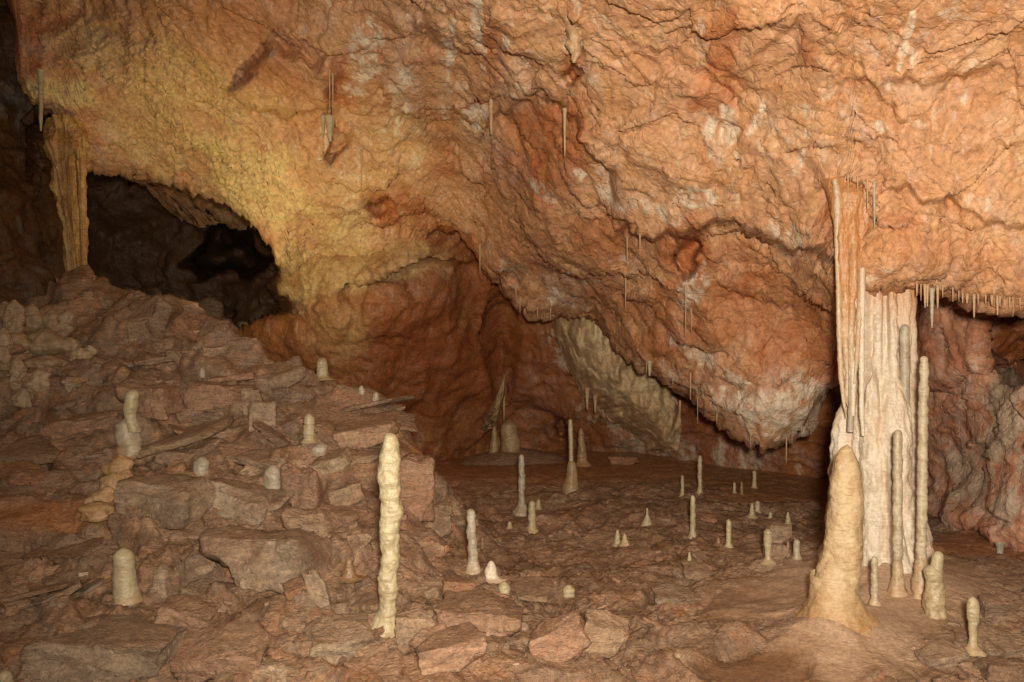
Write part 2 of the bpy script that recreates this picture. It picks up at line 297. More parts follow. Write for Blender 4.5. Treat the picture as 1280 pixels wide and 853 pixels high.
C_RUST = [(430,110,22,40,0,.9), (610,60,16,50,20,.8), (520,250,40,22,30,.8), (750,300,60,30,20,.7), (1010,60,16,40,0,.6), (690,200,60,50,0,.9), (930,360,70,30,0,.8), (560,200,24,30,0,.7), (0,40,56,80,0,1.1), (45,60,16,70,0,1.0), (20,-60,70,60,0,.8), (700,165,65,45,0,.9), (655,180,40,50,0,.6), (715,190,40,30,0,.9), (905,60,24,70,8,.75), (890,120,30,26,0,.6), (860,310,45,40,0,.85), (862,318,20,34,0,1.15), (870,330,30,50,0,.8), (1060,270,40,40,0,.9), (905,330,60,40,0,.5), (480,255,32,22,40,1), (565,300,50,30,30,.8), (420,185,30,45,0,.9),  # far-left entries just darken the ceiling's upper left corner
          (360,95,55,45,0,.55), (240,70,40,60,0,.3), (620,80,20,60,15,.5), (900,390,150,70,0,.65), (990,440,90,60,0,.75), (1000,400,60,40,0,.7), (940,480,120,50,0,.45), (760,300,90,50,20,.35), (660,300,70,60,30,.35), (840,430,60,35,30,.7), (560,150,30,60,0,.4), (720,80,16,28,0,.8), (300,20,90,40,0,.35), (60,40,50,60,0,.6),
          (1130,280,20,20,0,.5), (1160,310,60,25,0,.35), (870,130,14,12,0,.8), (640,230,40,30,0,.4), (470,60,30,60,0,.35), (530,100,24,80,0,.4), (1225,330,50,30,0,.3)]
C_PALE = [(455,60,24,70,10,.8), (500,130,20,60,15,.7), (745,230,50,12,35,.7), (560,110,14,70,0,.7), (690,240,30,10,40,.6), (820,260,60,12,20,.6), (1000,170,30,14,-30,.7), (1060,180,14,30,20,.6), (1210,130,60,10,-20,.6), (870,445,50,14,30,.9), (1025,500,20,40,-30,.9), (440,250,14,40,0,.6), (718,48,14,16,0,1), (890,180,16,40,-20,.9), (910,165,22,30,0,.8), (520,200,14,60,0,.5), (600,60,14,70,0,.6), (590,150,24,24,0,.8), (655,110,26,12,0,.6), (700,110,30,14,0,.5), (740,80,22,30,0,.35), (870,245,30,14,20,.7), (990,300,20,26,30,.7), (975,290,24,30,-20,.6),
          (865,365,24,40,10,.8), (960,515,80,36,10,1.1), (1000,520,40,30,-40,1.0), (915,475,30,20,20,.9), (1010,490,26,50,-40,.8), (900,500,40,20,40,.7), (840,465,24,40,30,.6), (1125,420,10,10,0,.5), (640,330,50,12,40,.6), (690,370,40,14,30,.6), (610,300,14,50,-30,.5), (800,330,60,14,20,.4), (720,350,30,20,20,.5), (405,180,12,40,0,.6),
          (440,205,30,40,0,.45), (1150,60,10,40,20,.6), (1110,80,8,50,5,.5), (1230,255,36,14,10,.5), (1150,160,16,10,0,.6), (1010,140,30,10,20,.4), (1080,350,30,14,0,.7), (1080,290,26,20,0,.3), (760,30,30,40,0,.4), (1100,160,14,12,0,.5), (820,200,50,14,30,.4), (760,215,30,14,40,.5), (880,350,20,10,0,.5),
          (925,205,20,50,20,.45), (800,450,40,12,40,.5), (860,400,8,60,0,.4), (960,545,50,12,0,.5), (560,250,40,30,0,.3), (1190,330,80,30,0,.25), (600,20,10,60,0,.9), (565,60,8,50,10,.8), (640,40,10,40,5,.7), (880,30,8,40,0,.5), (1135,40,8,50,15,.9), (1180,20,60,8,-15,.6), (940,160,10,40,30,.8), (1000,200,8,30,20,.6)]
C_YEL = [(80,115,56,24,10,1), (250,110,100,50,40,.55), (120,60,60,40,20,.5), (200,110,70,60,40,.65), (330,230,110,60,32,.95), (420,300,80,50,40,.65), (300,200,80,30,30,.9), (180,170,90,40,25,.5), (370,330,50,50,0,.75), (430,220,60,60,0,.3), (330,130,60,40,0,.25), (500,180,50,60,0,.25), (480,330,50,40,0,.3)]
C_LIL = [(130,160,36,26,40,.7), (150,190,60,20,10,.8), (500,60,20,60,20,.6), (640,100,30,50,20,.45), (430,190,40,40,0,.6), (520,120,16,80,0,.6), (960,500,110,50,0,.6), (1150,120,80,14,0,.4), (1120,60,60,20,0,.4), (880,470,60,40,40,.6), (700,360,60,20,30,.5), (640,215,30,30,0,.5), (30,60,40,30,0,.6), (620,180,30,20,0,.5), (740,230,60,20,20,.4), (240,270,70,50,30,.7), (1040,300,60,30,0,.3)]
CX = np.arange(-420, 1700, 2.5); lip = line_y(CX, LIP)+2.5*np.sin(CX*.37)+2*np.sin(CX*.91+1)+1.5*np.sin(CX*2.1)
NR = 380; NB = 26
tt = np.linspace(0, 1, NR)**.93
top = -330.0
PY = lip[None]+(top-lip[None])*tt[:, None]; PX = np.repeat(CX[None], NR, 0)
Yc = ceiling_depth(PX, PY)
rise = .35*np.exp(-((PY-lip[None])*-1)/7)*1.0      # the surface rolls under at its lower edge
Yc = Yc+rise*.55
V = np.stack([(PX-640)/1000*Yc, Yc, CAMZ+(426.5-PY)/1000*Yc], -1)
# underside running back from the lip to the wall behind
s = (np.arange(NB)+1)/NB; back = []
passage = 1-sst(330, 420, CX)
for k in range(NB):
    q = 3.2*s[k]**1.4; slope = (426.5-lip)/1000*(1-passage)+.10*(1-passage)-.02*passage
    lx = (CX-640)/1000
    back.append(np.stack([V[0, :, 0]+q*lx*(1-passage*.9), V[0, :, 1]+q, V[0, :, 2]+slope*q+passage*.25*np.sin(math.pi*min(1, s[k]))], -1))
V = np.concatenate([np.stack(back[::-1]), V]); PX = np.concatenate([np.repeat(PX[:1], NB, 0), PX]); PY = np.concatenate([np.repeat(PY[:1], NB, 0), PY])
shp = PX.shape; Ys = ceiling_depth(PX[NB:], PY[NB:], False)+.55*rise; Vs = V.copy(); Vs[NB:] = np.stack([(PX[NB:]-640)/1000*Ys, Ys, CAMZ+(426.5-PY[NB:])/1000*Ys], -1); 
def _sm(ax, ay): y_ = ctps(ax, ay); return np.stack([(ax-640)/1000*y_, y_, CAMZ+(426.5-ay)/1000*y_], -1)
n = normals(Vs); _n = np.cross(_sm(PX[NB:]+5, PY[NB:])-_sm(PX[NB:]-5, PY[NB:]), _sm(PX[NB:], PY[NB:]-5)-_sm(PX[NB:], PY[NB:]+5)); _n /= np.linalg.norm(_n, axis=2, keepdims=True)
_n *= np.sign((_n*n[NB:]).sum(2).mean()); _w = (1-np.clip((lip[None]-PY[NB:])/14, 0, 1))[..., None]*.5; n[NB:] = _n*(1-_w)+n[NB:]*_w; n /= np.linalg.norm(n, axis=2, keepdims=True)
Pf = V.reshape(-1, 3).astype(F); pxf = PX.ravel(); pyf = PY.ravel()
wn = fbm(Pf*F(2.6), 4, 5); yel = blobs(pxf, pyf, C_YEL, wn)
w1 = warp(Pf, 1.6, .30, 11); w2 = warp(w1, 5, .07, 21)
hA, eA, cA = plates(w1, (1.9, 1.9, 2.6), 3, .8, (0, 0, -.35)); hB, eB, cB = plates(w2, (5.2, 5.2, 6.4), 4, .9, (0, 0, -.5)); hC, eC, cC = plates(w2, (13, 13, 17), 5, .9, (0, 0, -.4))
flow = sst(.0, .5, perlin(Pf*F(.9), 31)); vert = perlin(w1*np.array([6.5, 6.5, 1.1], F), 41)
cor = perlin(w2*np.array([21, 21, 11], F), 51)
folds = 1-np.abs(fbm(w1*np.array([2.6, 2.6, 2.0], F), 3, 61))*2
fs, _f2, _h, _o = voro(warp(w1, 3, .10, 81)*np.array([6.0, 6.0, 4.6], F), 82); fs2, _f2, _h, _o = voro(warp(w1, 5, .06, 84)*np.array([13, 13, 9.5], F), 85)
disp = .11*fbm(Pf*F(.8), 3, 2)+.048*hA*(1-.4*yel)+.020*hB*(1-.3*yel)+.009*hC+.022*vert*flow+.016*folds*(1-.5*yel)+.034*(.6-fs)*(1-.7*yel)+.014*(.6-fs2)+.006*fbm(w2*F(7), 3, 66)+yel*(.058*np.abs(cor)*2+.030*np.abs(perlin(w2*np.array([44, 44, 26], F), 52)))
edge = np.repeat((1-np.clip((lip[None]-PY[NB:])/26, 0, 1)), 1, 0)
nf = n.reshape(-1, 3); sgn = np.sign((nf*np.array([0, -1, 0])).sum(1).reshape(shp)[NB+60].mean()); Vd = Pf+(nf*sgn*disp[:, None]).astype(F)
mA = np.stack([blobs(pxf, pyf, C_RUST, wn), blobs(pxf, pyf, C_PALE, wn), yel, flow], 1)
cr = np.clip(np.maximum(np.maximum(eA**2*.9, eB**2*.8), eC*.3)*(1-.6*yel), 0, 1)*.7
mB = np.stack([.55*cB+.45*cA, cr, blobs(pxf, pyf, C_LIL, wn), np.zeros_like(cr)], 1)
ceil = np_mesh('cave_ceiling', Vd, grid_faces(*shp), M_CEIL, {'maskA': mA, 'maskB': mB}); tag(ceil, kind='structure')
_q = Vd[NB*shp[1]:]; _ix = np.round((640+_q[:, 0]/_q[:, 1]*1000+420)/4).astype(int); _iy = np.round((426.5+(CAMZ-_q[:, 2])/_q[:, 1]*1000+340)/4).astype(int)
_ok = (_ix >= 0) & (_ix < 540) & (_iy >= 0) & (_iy < 260); CMAP = np.full((260, 540), 99.0); np.minimum.at(CMAP, (_iy[_ok], _ix[_ok]), _q[_ok, 1])
def CEIL_Y(px, py):        # distance of the rock face met by a sight line
    j = int(round((px+420)/4)); i = int(round((py+340)/4)); v = CMAP[max(0, i-1):i+2, max(0, j-1):j+2]; v = v[v < 90]
    return float(v.min()) if len(v) else float(ceiling_depth(np.array([[float(px)]]), np.array([[float(py)]]))[0, 0])

# ================================================================== BACK AND RIGHT WALL
BD = [(330,330,10.6), (350,480,10.3), (250,430,10.6), (200,480,10.4), (200,600,10.5), (380,290,10.05), (375,335,10.0), (380,420,10.0), (450,290,9.95), (430,330,9.86), (450,350,9.65), (450,480,10.2), (540,400,10.1), (540,300,9.7), (540,560,11.2), (620,565,11.9), (620,420,11), (620,330,10.4), (700,565,12), (700,480,11.2), (800,570,11.4), (800,500,10.6), (900,585,10.2), (900,500,9.9), (1040,600,9.3), (1040,450,8.6), (1100,620,8.4),
      (1160,400,6.9), (1160,600,7.9), (1170,655,7.2), (1280,400,6.3), (1240,680,6.3), (1290,690,6.05), (1250,560,6.2), (1400,700,5.3), (1400,400,5.4), (1700,400,4.4), (1700,750,4.5), (330,600,11), (620,640,12.1), (1040,680,9.4), (1280,780,6.2), (620,200,10), (900,300,9), (1200,250,6.8), (1600,250,5)]
btps = TPS([(a, b) for a, b, c in BD], [c for a, b, c in BD], 200., 2e-3)
def back_depth(px, py):
    Y = btps(px, py); u = (px-1268)/46; v = (py-432)/58; Y = Y+1.0*sst(0, .5, 1-u*u-v*v)
    u = (px-628)/26; v = (py-440)/70; Y = Y+.5*np.clip(1-u*u-v*v, 0, 1)
    u = (px-702)/14; v = (py-532)/18; Y = Y+.5*sst(0, .6, 1-u*u-v*v)
    for pts, D, dec, win in [([(430,360),(480,345),(530,330),(600,330)], .3, 60, 12), ([(1180,470),(1220,455),(1300,480)], .2, 50, 10), ([(1150,640),(1180,650),(1225,660),(1250,684),(1300,690)], .45, 60, 8)]:
        d = py-line_y(px, pts); w = sst(pts[0][0]-win, pts[0][0]+win, px)*(1-sst(pts[-1][0]-win, pts[-1][0]+win, px)); Y = Y+D*w*sst(-3, 3, d)*np.exp(-np.clip(d, 0, None)/dec)
    return Y
BX = np.arange(190, 1700, 2.6); BY = np.arange(230, 770, 2.6); PX, PY = np.meshgrid(BX, BY); Yb = back_depth(PX, PY)
_e = 10*np.sin(PY*.05)+4*np.sin(PY*.17)-135*sst(388, 425, PY+.05*PX-17); _tn = 1-sst(344+_e, 366+_e, PX); Yb = Yb+2.2*_tn                  # turns away into the side passage
V = np.stack([(PX-640)/1000*Yb, Yb, CAMZ+(426.5-PY)/1000*Yb], -1); n = normals(V); shp = PX.shape
Pf = V.reshape(-1, 3).astype(F); pxf = PX.ravel(); pyf = PY.ravel(); wn = fbm(Pf*F(2.2), 4, 6)
yel = blobs(pxf, pyf, [(400,330,80,60,0,.75), (480,325,80,34,0,.5), (420,400,50,60,0,.35)], wn); w1 = warp(Pf, 1.6, .3, 12); w2 = warp(w1, 5, .07, 22)
hA, eA, cA = plates(w1, (1.7, 1.7, 1.9), 8, .8, (0, 0, -.3)); hB, eB, cB = plates(w2, (4.8, 4.8, 5.2), 9, .8, (0, 0, -.3))
rt = sst(1080, 1200, pxf)
vert = perlin(w1*np.array([5.5, 5.5, .8], F), 43); disp = .16*fbm(Pf*F(.9), 3, 4)++.05*hA*(.6+.5*rt)+.022*hB*(.8+.1*rt)+.035*vert*(1-.6*rt)+.012*(1-np.abs(fbm(w1*F(2.2), 3, 63))*2)+.016*plates(w2, (11, 11, 9), 10, .8)[0]+.016*perlin(w2*np.array([16, 16, 3], F), 45)+.02*fbm(w2*F(6), 3, 65)+yel*(.07*np.abs(perlin(w2*np.array([19, 19, 9], F), 53))+.03*np.abs(perlin(w2*np.array([40, 40, 20], F), 54)))
nf = n.reshape(-1, 3); sg = -np.sign(nf[:, 1].mean()); Vd = Pf+(nf*sg*disp[:, None]).astype(F)
mA = np.stack([blobs(pxf, pyf, [(540,440,90,90,0,.8), (620,450,80,100,0,.8), (860,540,80,50,0,.6), (700,470,40,80,0,.7), (1030,530,40,60,0,.6), (1200,430,60,50,0,.5), (1262,435,40,50,0,.9), (1200,520,40,60,0,.3), (590,350,30,60,0,.6)], wn),
    np.maximum(blobs(pxf, pyf, [(728,480,8,36,0,.6), (800,545,34,50,0,.5), (845,565,10,20,0,.5), (895,575,12,26,0,.9), (935,575,20,24,0,1), (970,590,12,20,0,.5), (900,560,16,20,0,.5), (740,500,40,30,45,.7), (790,545,50,24,30,.8), (850,570,30,20,0,.8), (700,430,16,40,-20,.6), (1225,560,34,56,30,1.2), (1255,510,34,46,0,1.3), (1215,600,30,44,0,1.1), (1260,640,34,36,0,1.1), (1275,580,20,60,0,1.0), (1190,560,14,60,20,.4), (1170,380,18,20,0,.4), (380,380,16,30,0,.7), (395,360,12,20,0,.6), (1000,580,14,26,0,.5), (430,350,30,16,0,.4)], wn), 0),
    yel, np.zeros_like(wn)], 1)
mB = np.stack([.6*cB+.4*cA, np.maximum(eA*.6, eB*.45), blobs(pxf, pyf, [(820,550,90,40,0,.6), (950,570,90,30,0,.6), (680,500,60,60,0,.4), (1210,540,90,120,0,.35), (1240,630,80,70,0,.5), (500,350,70,30,0,.4), (1170,440,40,60,0,.3)], wn), 1.0*sst(1090, 1180, pxf)*(1-blobs(pxf, pyf, [(1268,432,46,62,0,1)], wn))], 1)
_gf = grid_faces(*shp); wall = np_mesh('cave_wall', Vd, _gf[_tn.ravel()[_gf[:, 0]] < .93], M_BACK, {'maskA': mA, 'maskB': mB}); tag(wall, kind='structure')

# ================================================================== SIDE PASSAGE (dark opening at left)
GX = np.arange(20, 470, 3.0); GY = np.arange(120, 520, 3.0); PX, PY = np.meshgrid(GX, GY)
u = (PX-235)/190; v = (PY-330)/130; Yp = 13.6-1.8*np.clip(u*u*.8+v*v*.5, 0, 1.4)
u = (PX-285)/60; v = (PY-325)/34; wv = 9*np.sin(PX*.05)+6*np.sin(PX*.13+PY*.08)+7*np.sin(PY*.09+2); v = (PY-325+wv)/34; Yp = Yp+3.2*sst(-.1, 1.1, 1-u*u-v*v)
V = np.stack([(PX-640)/1000*Yp, Yp, CAMZ+(426.5-PY)/1000*Yp], -1); Pf = V.reshape(-1, 3).astype(F); w1 = warp(Pf, 1.2, .3, 13)
hA, eA, cA = plates(w1, (1.4, 1.4, 1.8), 18, .8, (0, 0, -.3)); hB, eB, cB = plates(w1, (4, 4, 5), 19, .8); disp = .25*fbm(Pf*F(.8), 3, 14)+.1*hA+.03*hB
Vd = Pf.copy(); Vd[:, 1] -= disp+.35*fbm(w1*F(1.1), 4, 77); Z = np.zeros_like(cA)
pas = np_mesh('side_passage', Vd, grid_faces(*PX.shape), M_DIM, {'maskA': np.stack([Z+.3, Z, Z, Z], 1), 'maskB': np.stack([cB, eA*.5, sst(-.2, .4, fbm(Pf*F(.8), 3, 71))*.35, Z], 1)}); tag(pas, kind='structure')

# ================================================================== LEFT WALL
GX = np.arange(-500, 101, 2.8); GY = np.arange(-420, 640, 3.0); PX, PY = np.meshgrid(GX, GY)
ltps = TPS([(-500,-60), (-500,-400), (100,-400), (-500,640), (0,-60), (0,400), (95,130), (95,400), (-200,200), (95,640), (40,250), (0,640)], [5.6, 4.9, 8.0, 5.2, 8.9, 7.8, 9.0, 8.5, 7.0, 8.4, 8.5, 7.4], 200.)
Yl = ltps(PX, PY)+3.0*sst(66, 101, PX)**2+.35*sst(0, 30, PX-40)*(PY > 150)
V = np.stack([(PX-640)/1000*Yl, Yl, CAMZ+(426.5-PY)/1000*Yl], -1); n = normals(V); Pf = V.reshape(-1, 3).astype(F); w1 = warp(Pf, 1.4, .35, 14); nf = n.reshape(-1, 3)
hA, eA, cA = plates(w1, (1.6, 1.6, 1.3), 28, .9, (0, 0, -.3)); hB, eB, cB = plates(w1, (4.5, 4.5, 4), 29, .9); disp = .22*fbm(Pf*F(.9), 4, 24)+.12*hA+.04*hB+.05*perlin(w1*np.array([5, 5, 1], F), 44)
Vd = Pf+(nf*(-np.sign(nf[:, 1].mean()))*disp[:, None]).astype(F); Z = np.zeros_like(cA); wn = fbm(Pf*F(2), 3, 9)
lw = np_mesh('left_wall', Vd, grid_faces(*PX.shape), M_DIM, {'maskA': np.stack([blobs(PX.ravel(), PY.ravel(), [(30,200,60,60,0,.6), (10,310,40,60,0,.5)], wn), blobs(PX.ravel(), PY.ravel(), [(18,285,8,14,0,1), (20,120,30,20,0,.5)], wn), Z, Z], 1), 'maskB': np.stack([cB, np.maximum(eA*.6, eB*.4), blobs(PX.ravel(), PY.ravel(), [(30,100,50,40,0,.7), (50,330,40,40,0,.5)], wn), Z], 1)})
tag(lw, kind='structure')

# ================================================================== FLOOR AND RUBBLE MOUND (height field)
GP = [(0,853,3.6), (200,853,3.6), (400,853,3.5), (640,853,3.7), (155,752,4.2), (485,788,3.85), (0,740,4.3), (300,720,4.4), (400,740,4.25), (540,745,4.6), (0,650,5.0), (150,650,5.0), (300,655,4.95), (400,655,5.0), (460,660,5.15), (530,650,5.65), (575,700,5.4),
      (0,560,5.8), (160,570,5.7), (300,560,5.8), (400,560,5.9), (500,590,5.9), (530,600,6.1), (0,480,6.6), (150,480,6.7), (300,490,6.6), (400,500,6.6), (500,530,6.5), (60,375,7.9), (150,378,8.0), (230,392,7.8), (290,420,7.45), (350,460,7.1), (430,482,7.0), (500,520,6.75), (538,576,6.4), (-200,560,5.6), (-300,480,6.2), (-200,400,7.3), (-300,700,4.4), (-400,853,3.4), (-60,380,7.8)]
gp = [P(*g) for g in GP]; gxy = [(p[0], p[1]) for p in gp]; gz = [p[2] for p in gp]
for x, y, z in [(-4.3,10,1.95), (-3.8,9.4,1.85), (-4.3,12.5,1.9), (-2.9,8.9,1.0), (-2.1,8.4,.55), (-1.4,8.0,.25), (-.75,7.4,.08), (-2.6,10.5,.4), (-1.4,10,.05), (-.6,6.9,.12), (-.35,6.1,.08), (-.15,5.3,.06), (0,4.6,.06), (-.3,9,.03), (-1.2,12,0), (0,7,0), (.2,10,0), (0,13,0), (0,2.2,-.05), (-1.5,2,-.1), (1.5,2,-.1), (3,2,-.1), (1,4,0), (1,6,.0), (1,8,0), (1,12,0), (3,4,-.02), (3,6,.0), (3,8,0), (3,12,0), (6,4,0), (6,8,0), (2.4,5.2,.03), (2.0,4.4,0), (1.2,3.6,-.03), (-3.4,2.4,0), (-6,3,.3), (-8,8,2.2), (-6.5,11,2.1)]:
    gxy.append((x, y)); gz.append(z)
gtps = TPS(gxy, gz, 1.0, 1e-2)
FX = np.arange(-460, 1760, 2.7); FYv = np.exp(np.linspace(math.log(2.0), math.log(14.5), 560))
PX, FY = np.meshgrid(FX, FYv); X = (PX-640)/1000*FY; Z0 = gtps(X, FY)
shp = X.shape; Pf = np.stack([X, FY, Z0], -1).reshape(-1, 3).astype(F); xf, yf = Pf[:, 0], Pf[:, 1]
spx = 640+xf/yf*1000; spy = 426.5+(CAMZ-Pf[:, 2])/yf*1000
wn = fbm(Pf*F(1.8), 4, 15)
clay = blobs(spx, spy, [(60,650,100,22,0,.9), (760,590,330,16,0,.9), (980,605,120,30,0,.9), (1230,690,90,18,5,.9), (1250,670,80,20,0,.8), (560,560,60,12,0,.8), (500,840,160,26,0,.35)], wn*.6)
clay = np.maximum(clay, sst(8.2, 10.0, yf+wn*.8)*(xf > -1.4))
wet = np.maximum(blobs(spx, spy, [(1090,760,190,66,0,1), (960,760,110,36,0,1), (1010,830,150,40,0,1), (1160,740,120,30,0,1), (930,700,40,14,0,.5)], wn*.5), 0)
farr = (xf > -.7)*sst(5.0, 6.2, yf)           # rubbly flats between the mound and the wall
rough = np.clip(1-wet*1.0, 0, 1)*(1-.72*clay)
w1 = warp(Pf, 1.5, .28, 16); w2 = warp(w1, 5, .06, 26)
# slabs lie mostly flat: stretch cells sideways, flatten them upwards
mound = sst(.12, .5, Pf[:, 2]); P3 = w1.copy()
hA, eA, cA = plates(P3, (1.35, 1.35, 1.9), 33, .75); P4 = w2.copy(); P4[:, 2] *= 1.0
hB, eB, cB = plates(P4, (3.6, 3.6, 5), 34, .9); hC, eC, cC = plates(P4, (9.5, 9.5, 13), 35, .9); hD, eD, cD = plates(w2, (24, 24, 30), 36, .9)
ampA = .06+.20*mound; ampB = (.045+.065*mound)*(1-.1*farr)
P5 = warp(Pf, .8, .25, 91); hS, eS, cS = plates(P5, (1.7, 1.7, 8.5), 92, .7); sm = np.clip(1-blobs(spx, spy, [(470,545,90,60,20,1), (515,600,34,90,0,1)], wn*.4), 0, 1)
rough = rough*(.25+.75*sm)
big = (.05*mound*hS+ampA*hA*(1-farr*.6)+ampB*hB).reshape(shp)
for _ in range(2):
    _p = np.pad(big, 2, 'edge'); big = (_p[:-4, 2:-2]+2*_p[1:-3, 2:-2]+3*_p[2:-2, 2:-2]+2*_p[3:-1, 2:-2]+_p[4:, 2:-2])/9; _p = np.pad(big, 2, 'edge'); big = (_p[2:-2, :-4]+2*_p[2:-2, 1:-3]+3*_p[2:-2, 2:-2]+2*_p[2:-2, 3:-1]+_p[2:-2, 4:])/9
big = big.ravel()
disp = rough*(big+.024*hC+.010*hD+.05*fbm(Pf*F(1.4), 3, 17))+.012*fbm(w1*F(4), 3, 19)+wet*.02*fbm(w1*np.array([1.5, 3, 1], F), 3, 20)
# flowstone apron swelling round the column, and low rimstone edges in front of it
cxx, cyy = 2.43, 5.12; dd = np.sqrt((xf-cxx)**2+((yf-cyy)*.9)**2); da = np.sqrt((xf-1.77)**2+(yf-4.32)**2); disp += .12*np.exp(-(dd/.8)**2)+.16*np.exp(-dd/.20)+.10*np.exp(-(da/.30)**2)+.10*np.exp(-da/.13)*(1+.3*wn)
rim = np.abs(spy-(798+6*np.sin(spx*.03)+(spx-950)*.16)); disp += .032*np.exp(-(rim/5)**2)*sst(890, 930, spx)*(1-sst(1060, 1090, spx))
pool = sst(-.1, .5, 1-((spx-935)/90)**2-((spy-832)/26)**2+wn*.3); disp -= .05*pool
nf = normals(Pf.reshape(*shp, 3)).reshape(-1, 3); nf = nf*np.sign(nf[:, 2:3]); Vd = Pf+(nf*disp[:, None]).astype(F); VG = Vd.reshape(*shp, 3); GZ = VG[..., 2]
apron = np.maximum(np.exp(-((dd+wn*.12)/.75)**4), .7*np.exp(-((da+wn*.1)/.38)**4))
mA = np.stack([apron, blobs(spx, spy, [(60,745,70,14,-18,.7), (430,730,24,40,0,.5), (400,580,40,26,0,.4)], wn), wet, clay], 1)
mB = np.stack([.4*cB+.2*cC+.2*cA+.2*cS, np.clip(np.maximum(np.maximum(eA, eB*.8), eS*.7*mound), 0, 1)*rough, pool, Z0.ravel()*0], 1)
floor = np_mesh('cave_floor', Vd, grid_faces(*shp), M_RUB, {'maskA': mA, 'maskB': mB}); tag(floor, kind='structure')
rubble = empty('rubble_slope', (0, 0, 0)); rubble['kind'] = 'structure'
GPY = 426.5+(CAMZ-GZ)/VG[..., 1]*1000
def ground(px, py):            # where a sight line meets the floor
    j = int(round((px-FX[0])/2.7)); j = min(max(j, 0), len(FX)-1); col = GPY[:, j]
    vis = np.nonzero(col <= py)[0]; i = vis[0] if len(vis) else len(col)-1
    i = min(i, int(len(col)-1)); Y = float(VG[i, j, 1]); return np.array([(px-640)/1000*Y, Y, GZ[i, j]])
def floor_z(x, y):
    i = int(np.searchsorted(FYv, y)); i = min(max(i, 0), len(FYv)-1); j = int(round((x/y*1000+640-FX[0])/2.7)); j = min(max(j, 0), len(FX)-1); return GZ[i, j]

# ================================================================== dripstone builders
def ring_tube(C, R, seg, noise_amp=.06, ring_amp=.05, ring_f=14., flutes=0, flute_amp=.0, squash=1.0, seed=0, lumps=0., nf=9.):
    """a closed tube of circular rings round the centres C with radii R"""
    m = len(C); a = np.linspace(0, 2*math.pi, seg, endpoint=False)
    ca, sa = np.cos(a)[None], np.sin(a)[None]; z = C[:, 2][:, None]; Rr = R[:, None]
    ref = max(float(np.percentile(R, 60)), 1e-4)
    base = np.stack([C[:, 0][:, None]+Rr*ca, C[:, 1][:, None]+Rr*sa*squash, z+0*ca], -1).reshape(-1, 3)
    q = base/ref
    k = 1+noise_amp*fbm((q*.55).astype(F), 4, seed+3).reshape(m, seg)*2
    if ring_amp:
        zz = base[:, 2].reshape(m, seg); tilt = .15*ref*np.cos(a+seed)[None]
        pr = np.stack([(zz+tilt).ravel()*ring_f, np.full(m*seg, seed*3.7), np.zeros(m*seg)], 1); k = k+ring_amp*(perlin(pr.astype(F), seed+8)+.6*perlin((pr*2.3).astype(F), seed+9)).reshape(m, seg)*1.6
    if lumps: f1, f2, hh, oo = voro((q*lumps).astype(F), seed+5); k = k+.10*(.6-f1).reshape(m, seg)
    if flutes:
        pf = np.stack([np.repeat(ca*flutes*.5, m, 0).ravel(), np.repeat(sa*flutes*.5, m, 0).ravel(), base[:, 2]*.8], 1); pl_ = perlin(pf.astype(F), seed+12); k = k-flute_amp*(np.sqrt(pl_*pl_+.012)*2.2-.5).reshape(m, seg)
    return np.stack([C[:, 0][:, None]+Rr*k*ca, C[:, 1][:, None]+Rr*k*sa*squash, z+0*ca], -1)
def dripstone(name, path, Y, mat, parent=None, loc=None, seg=40, rust=None, round_top=False, round_bot=False, step=1.3, depth=None, **kw):
    """path: (px, py, width in px) from top to bottom at distance Y; returns the object"""
    path = sorted(path, key=lambda t: t[1]); py = np.array([p[1] for p in path], float)
    m = max(8, int((py[-1]-py[0])/step)); t = np.linspace(0, 1, m); yy = py[0]+(py[-1]-py[0])*t
    sm = lambda v: np.convolve(np.pad(np.interp(yy, py, v), 3, 'edge'), np.ones(7)/7, 'valid')
    px = sm([p[0] for p in path]); w = sm([p[2] for p in path])
    if round_top: h = min(w[min(m-1, 5)]*.5, (py[-1]-py[0])*.4); d = np.clip((yy-py[0])/h, 0, 1); w = w*np.sqrt(np.clip(1-(1-d)**2, .0, 1))
    if round_bot: h = min(w[max(0, m-6)]*.5, (py[-1]-py[0])*.4); d = np.clip((py[-1]-yy)/h, 0, 1); w = w*np.sqrt(np.clip(1-(1-d)**2, .0, 1))
    YY = np.interp(yy, py, depth) if depth is not None else np.full(m, Y)
    C = np.stack([(px-640)/1000*YY, YY, CAMZ+(426.5-yy)/1000*YY], 1); R = np.maximum(w/2000*YY, .0006)
    G = ring_tube(C, R, seg, **kw); V = np.concatenate([G.reshape(-1, 3), C[:1], C[-1:]])
    Q = grid_faces(m, seg, True)
    mA = np.zeros((len(V), 4), F)
    if rust: 
        tz = np.concatenate([np.repeat(t, seg), [0, 1]]); mA[:, 0] = np.clip(rust(tz)+.25*fbm((V*F(9)).astype(F), 3, 5), 0, 1)
    o = np_mesh(name, V, Q, mat, {'maskA': mA}, parent=parent, loc=loc)
    return o
def base_of(px, py, sink=.02):
    g = ground(px, py); return g
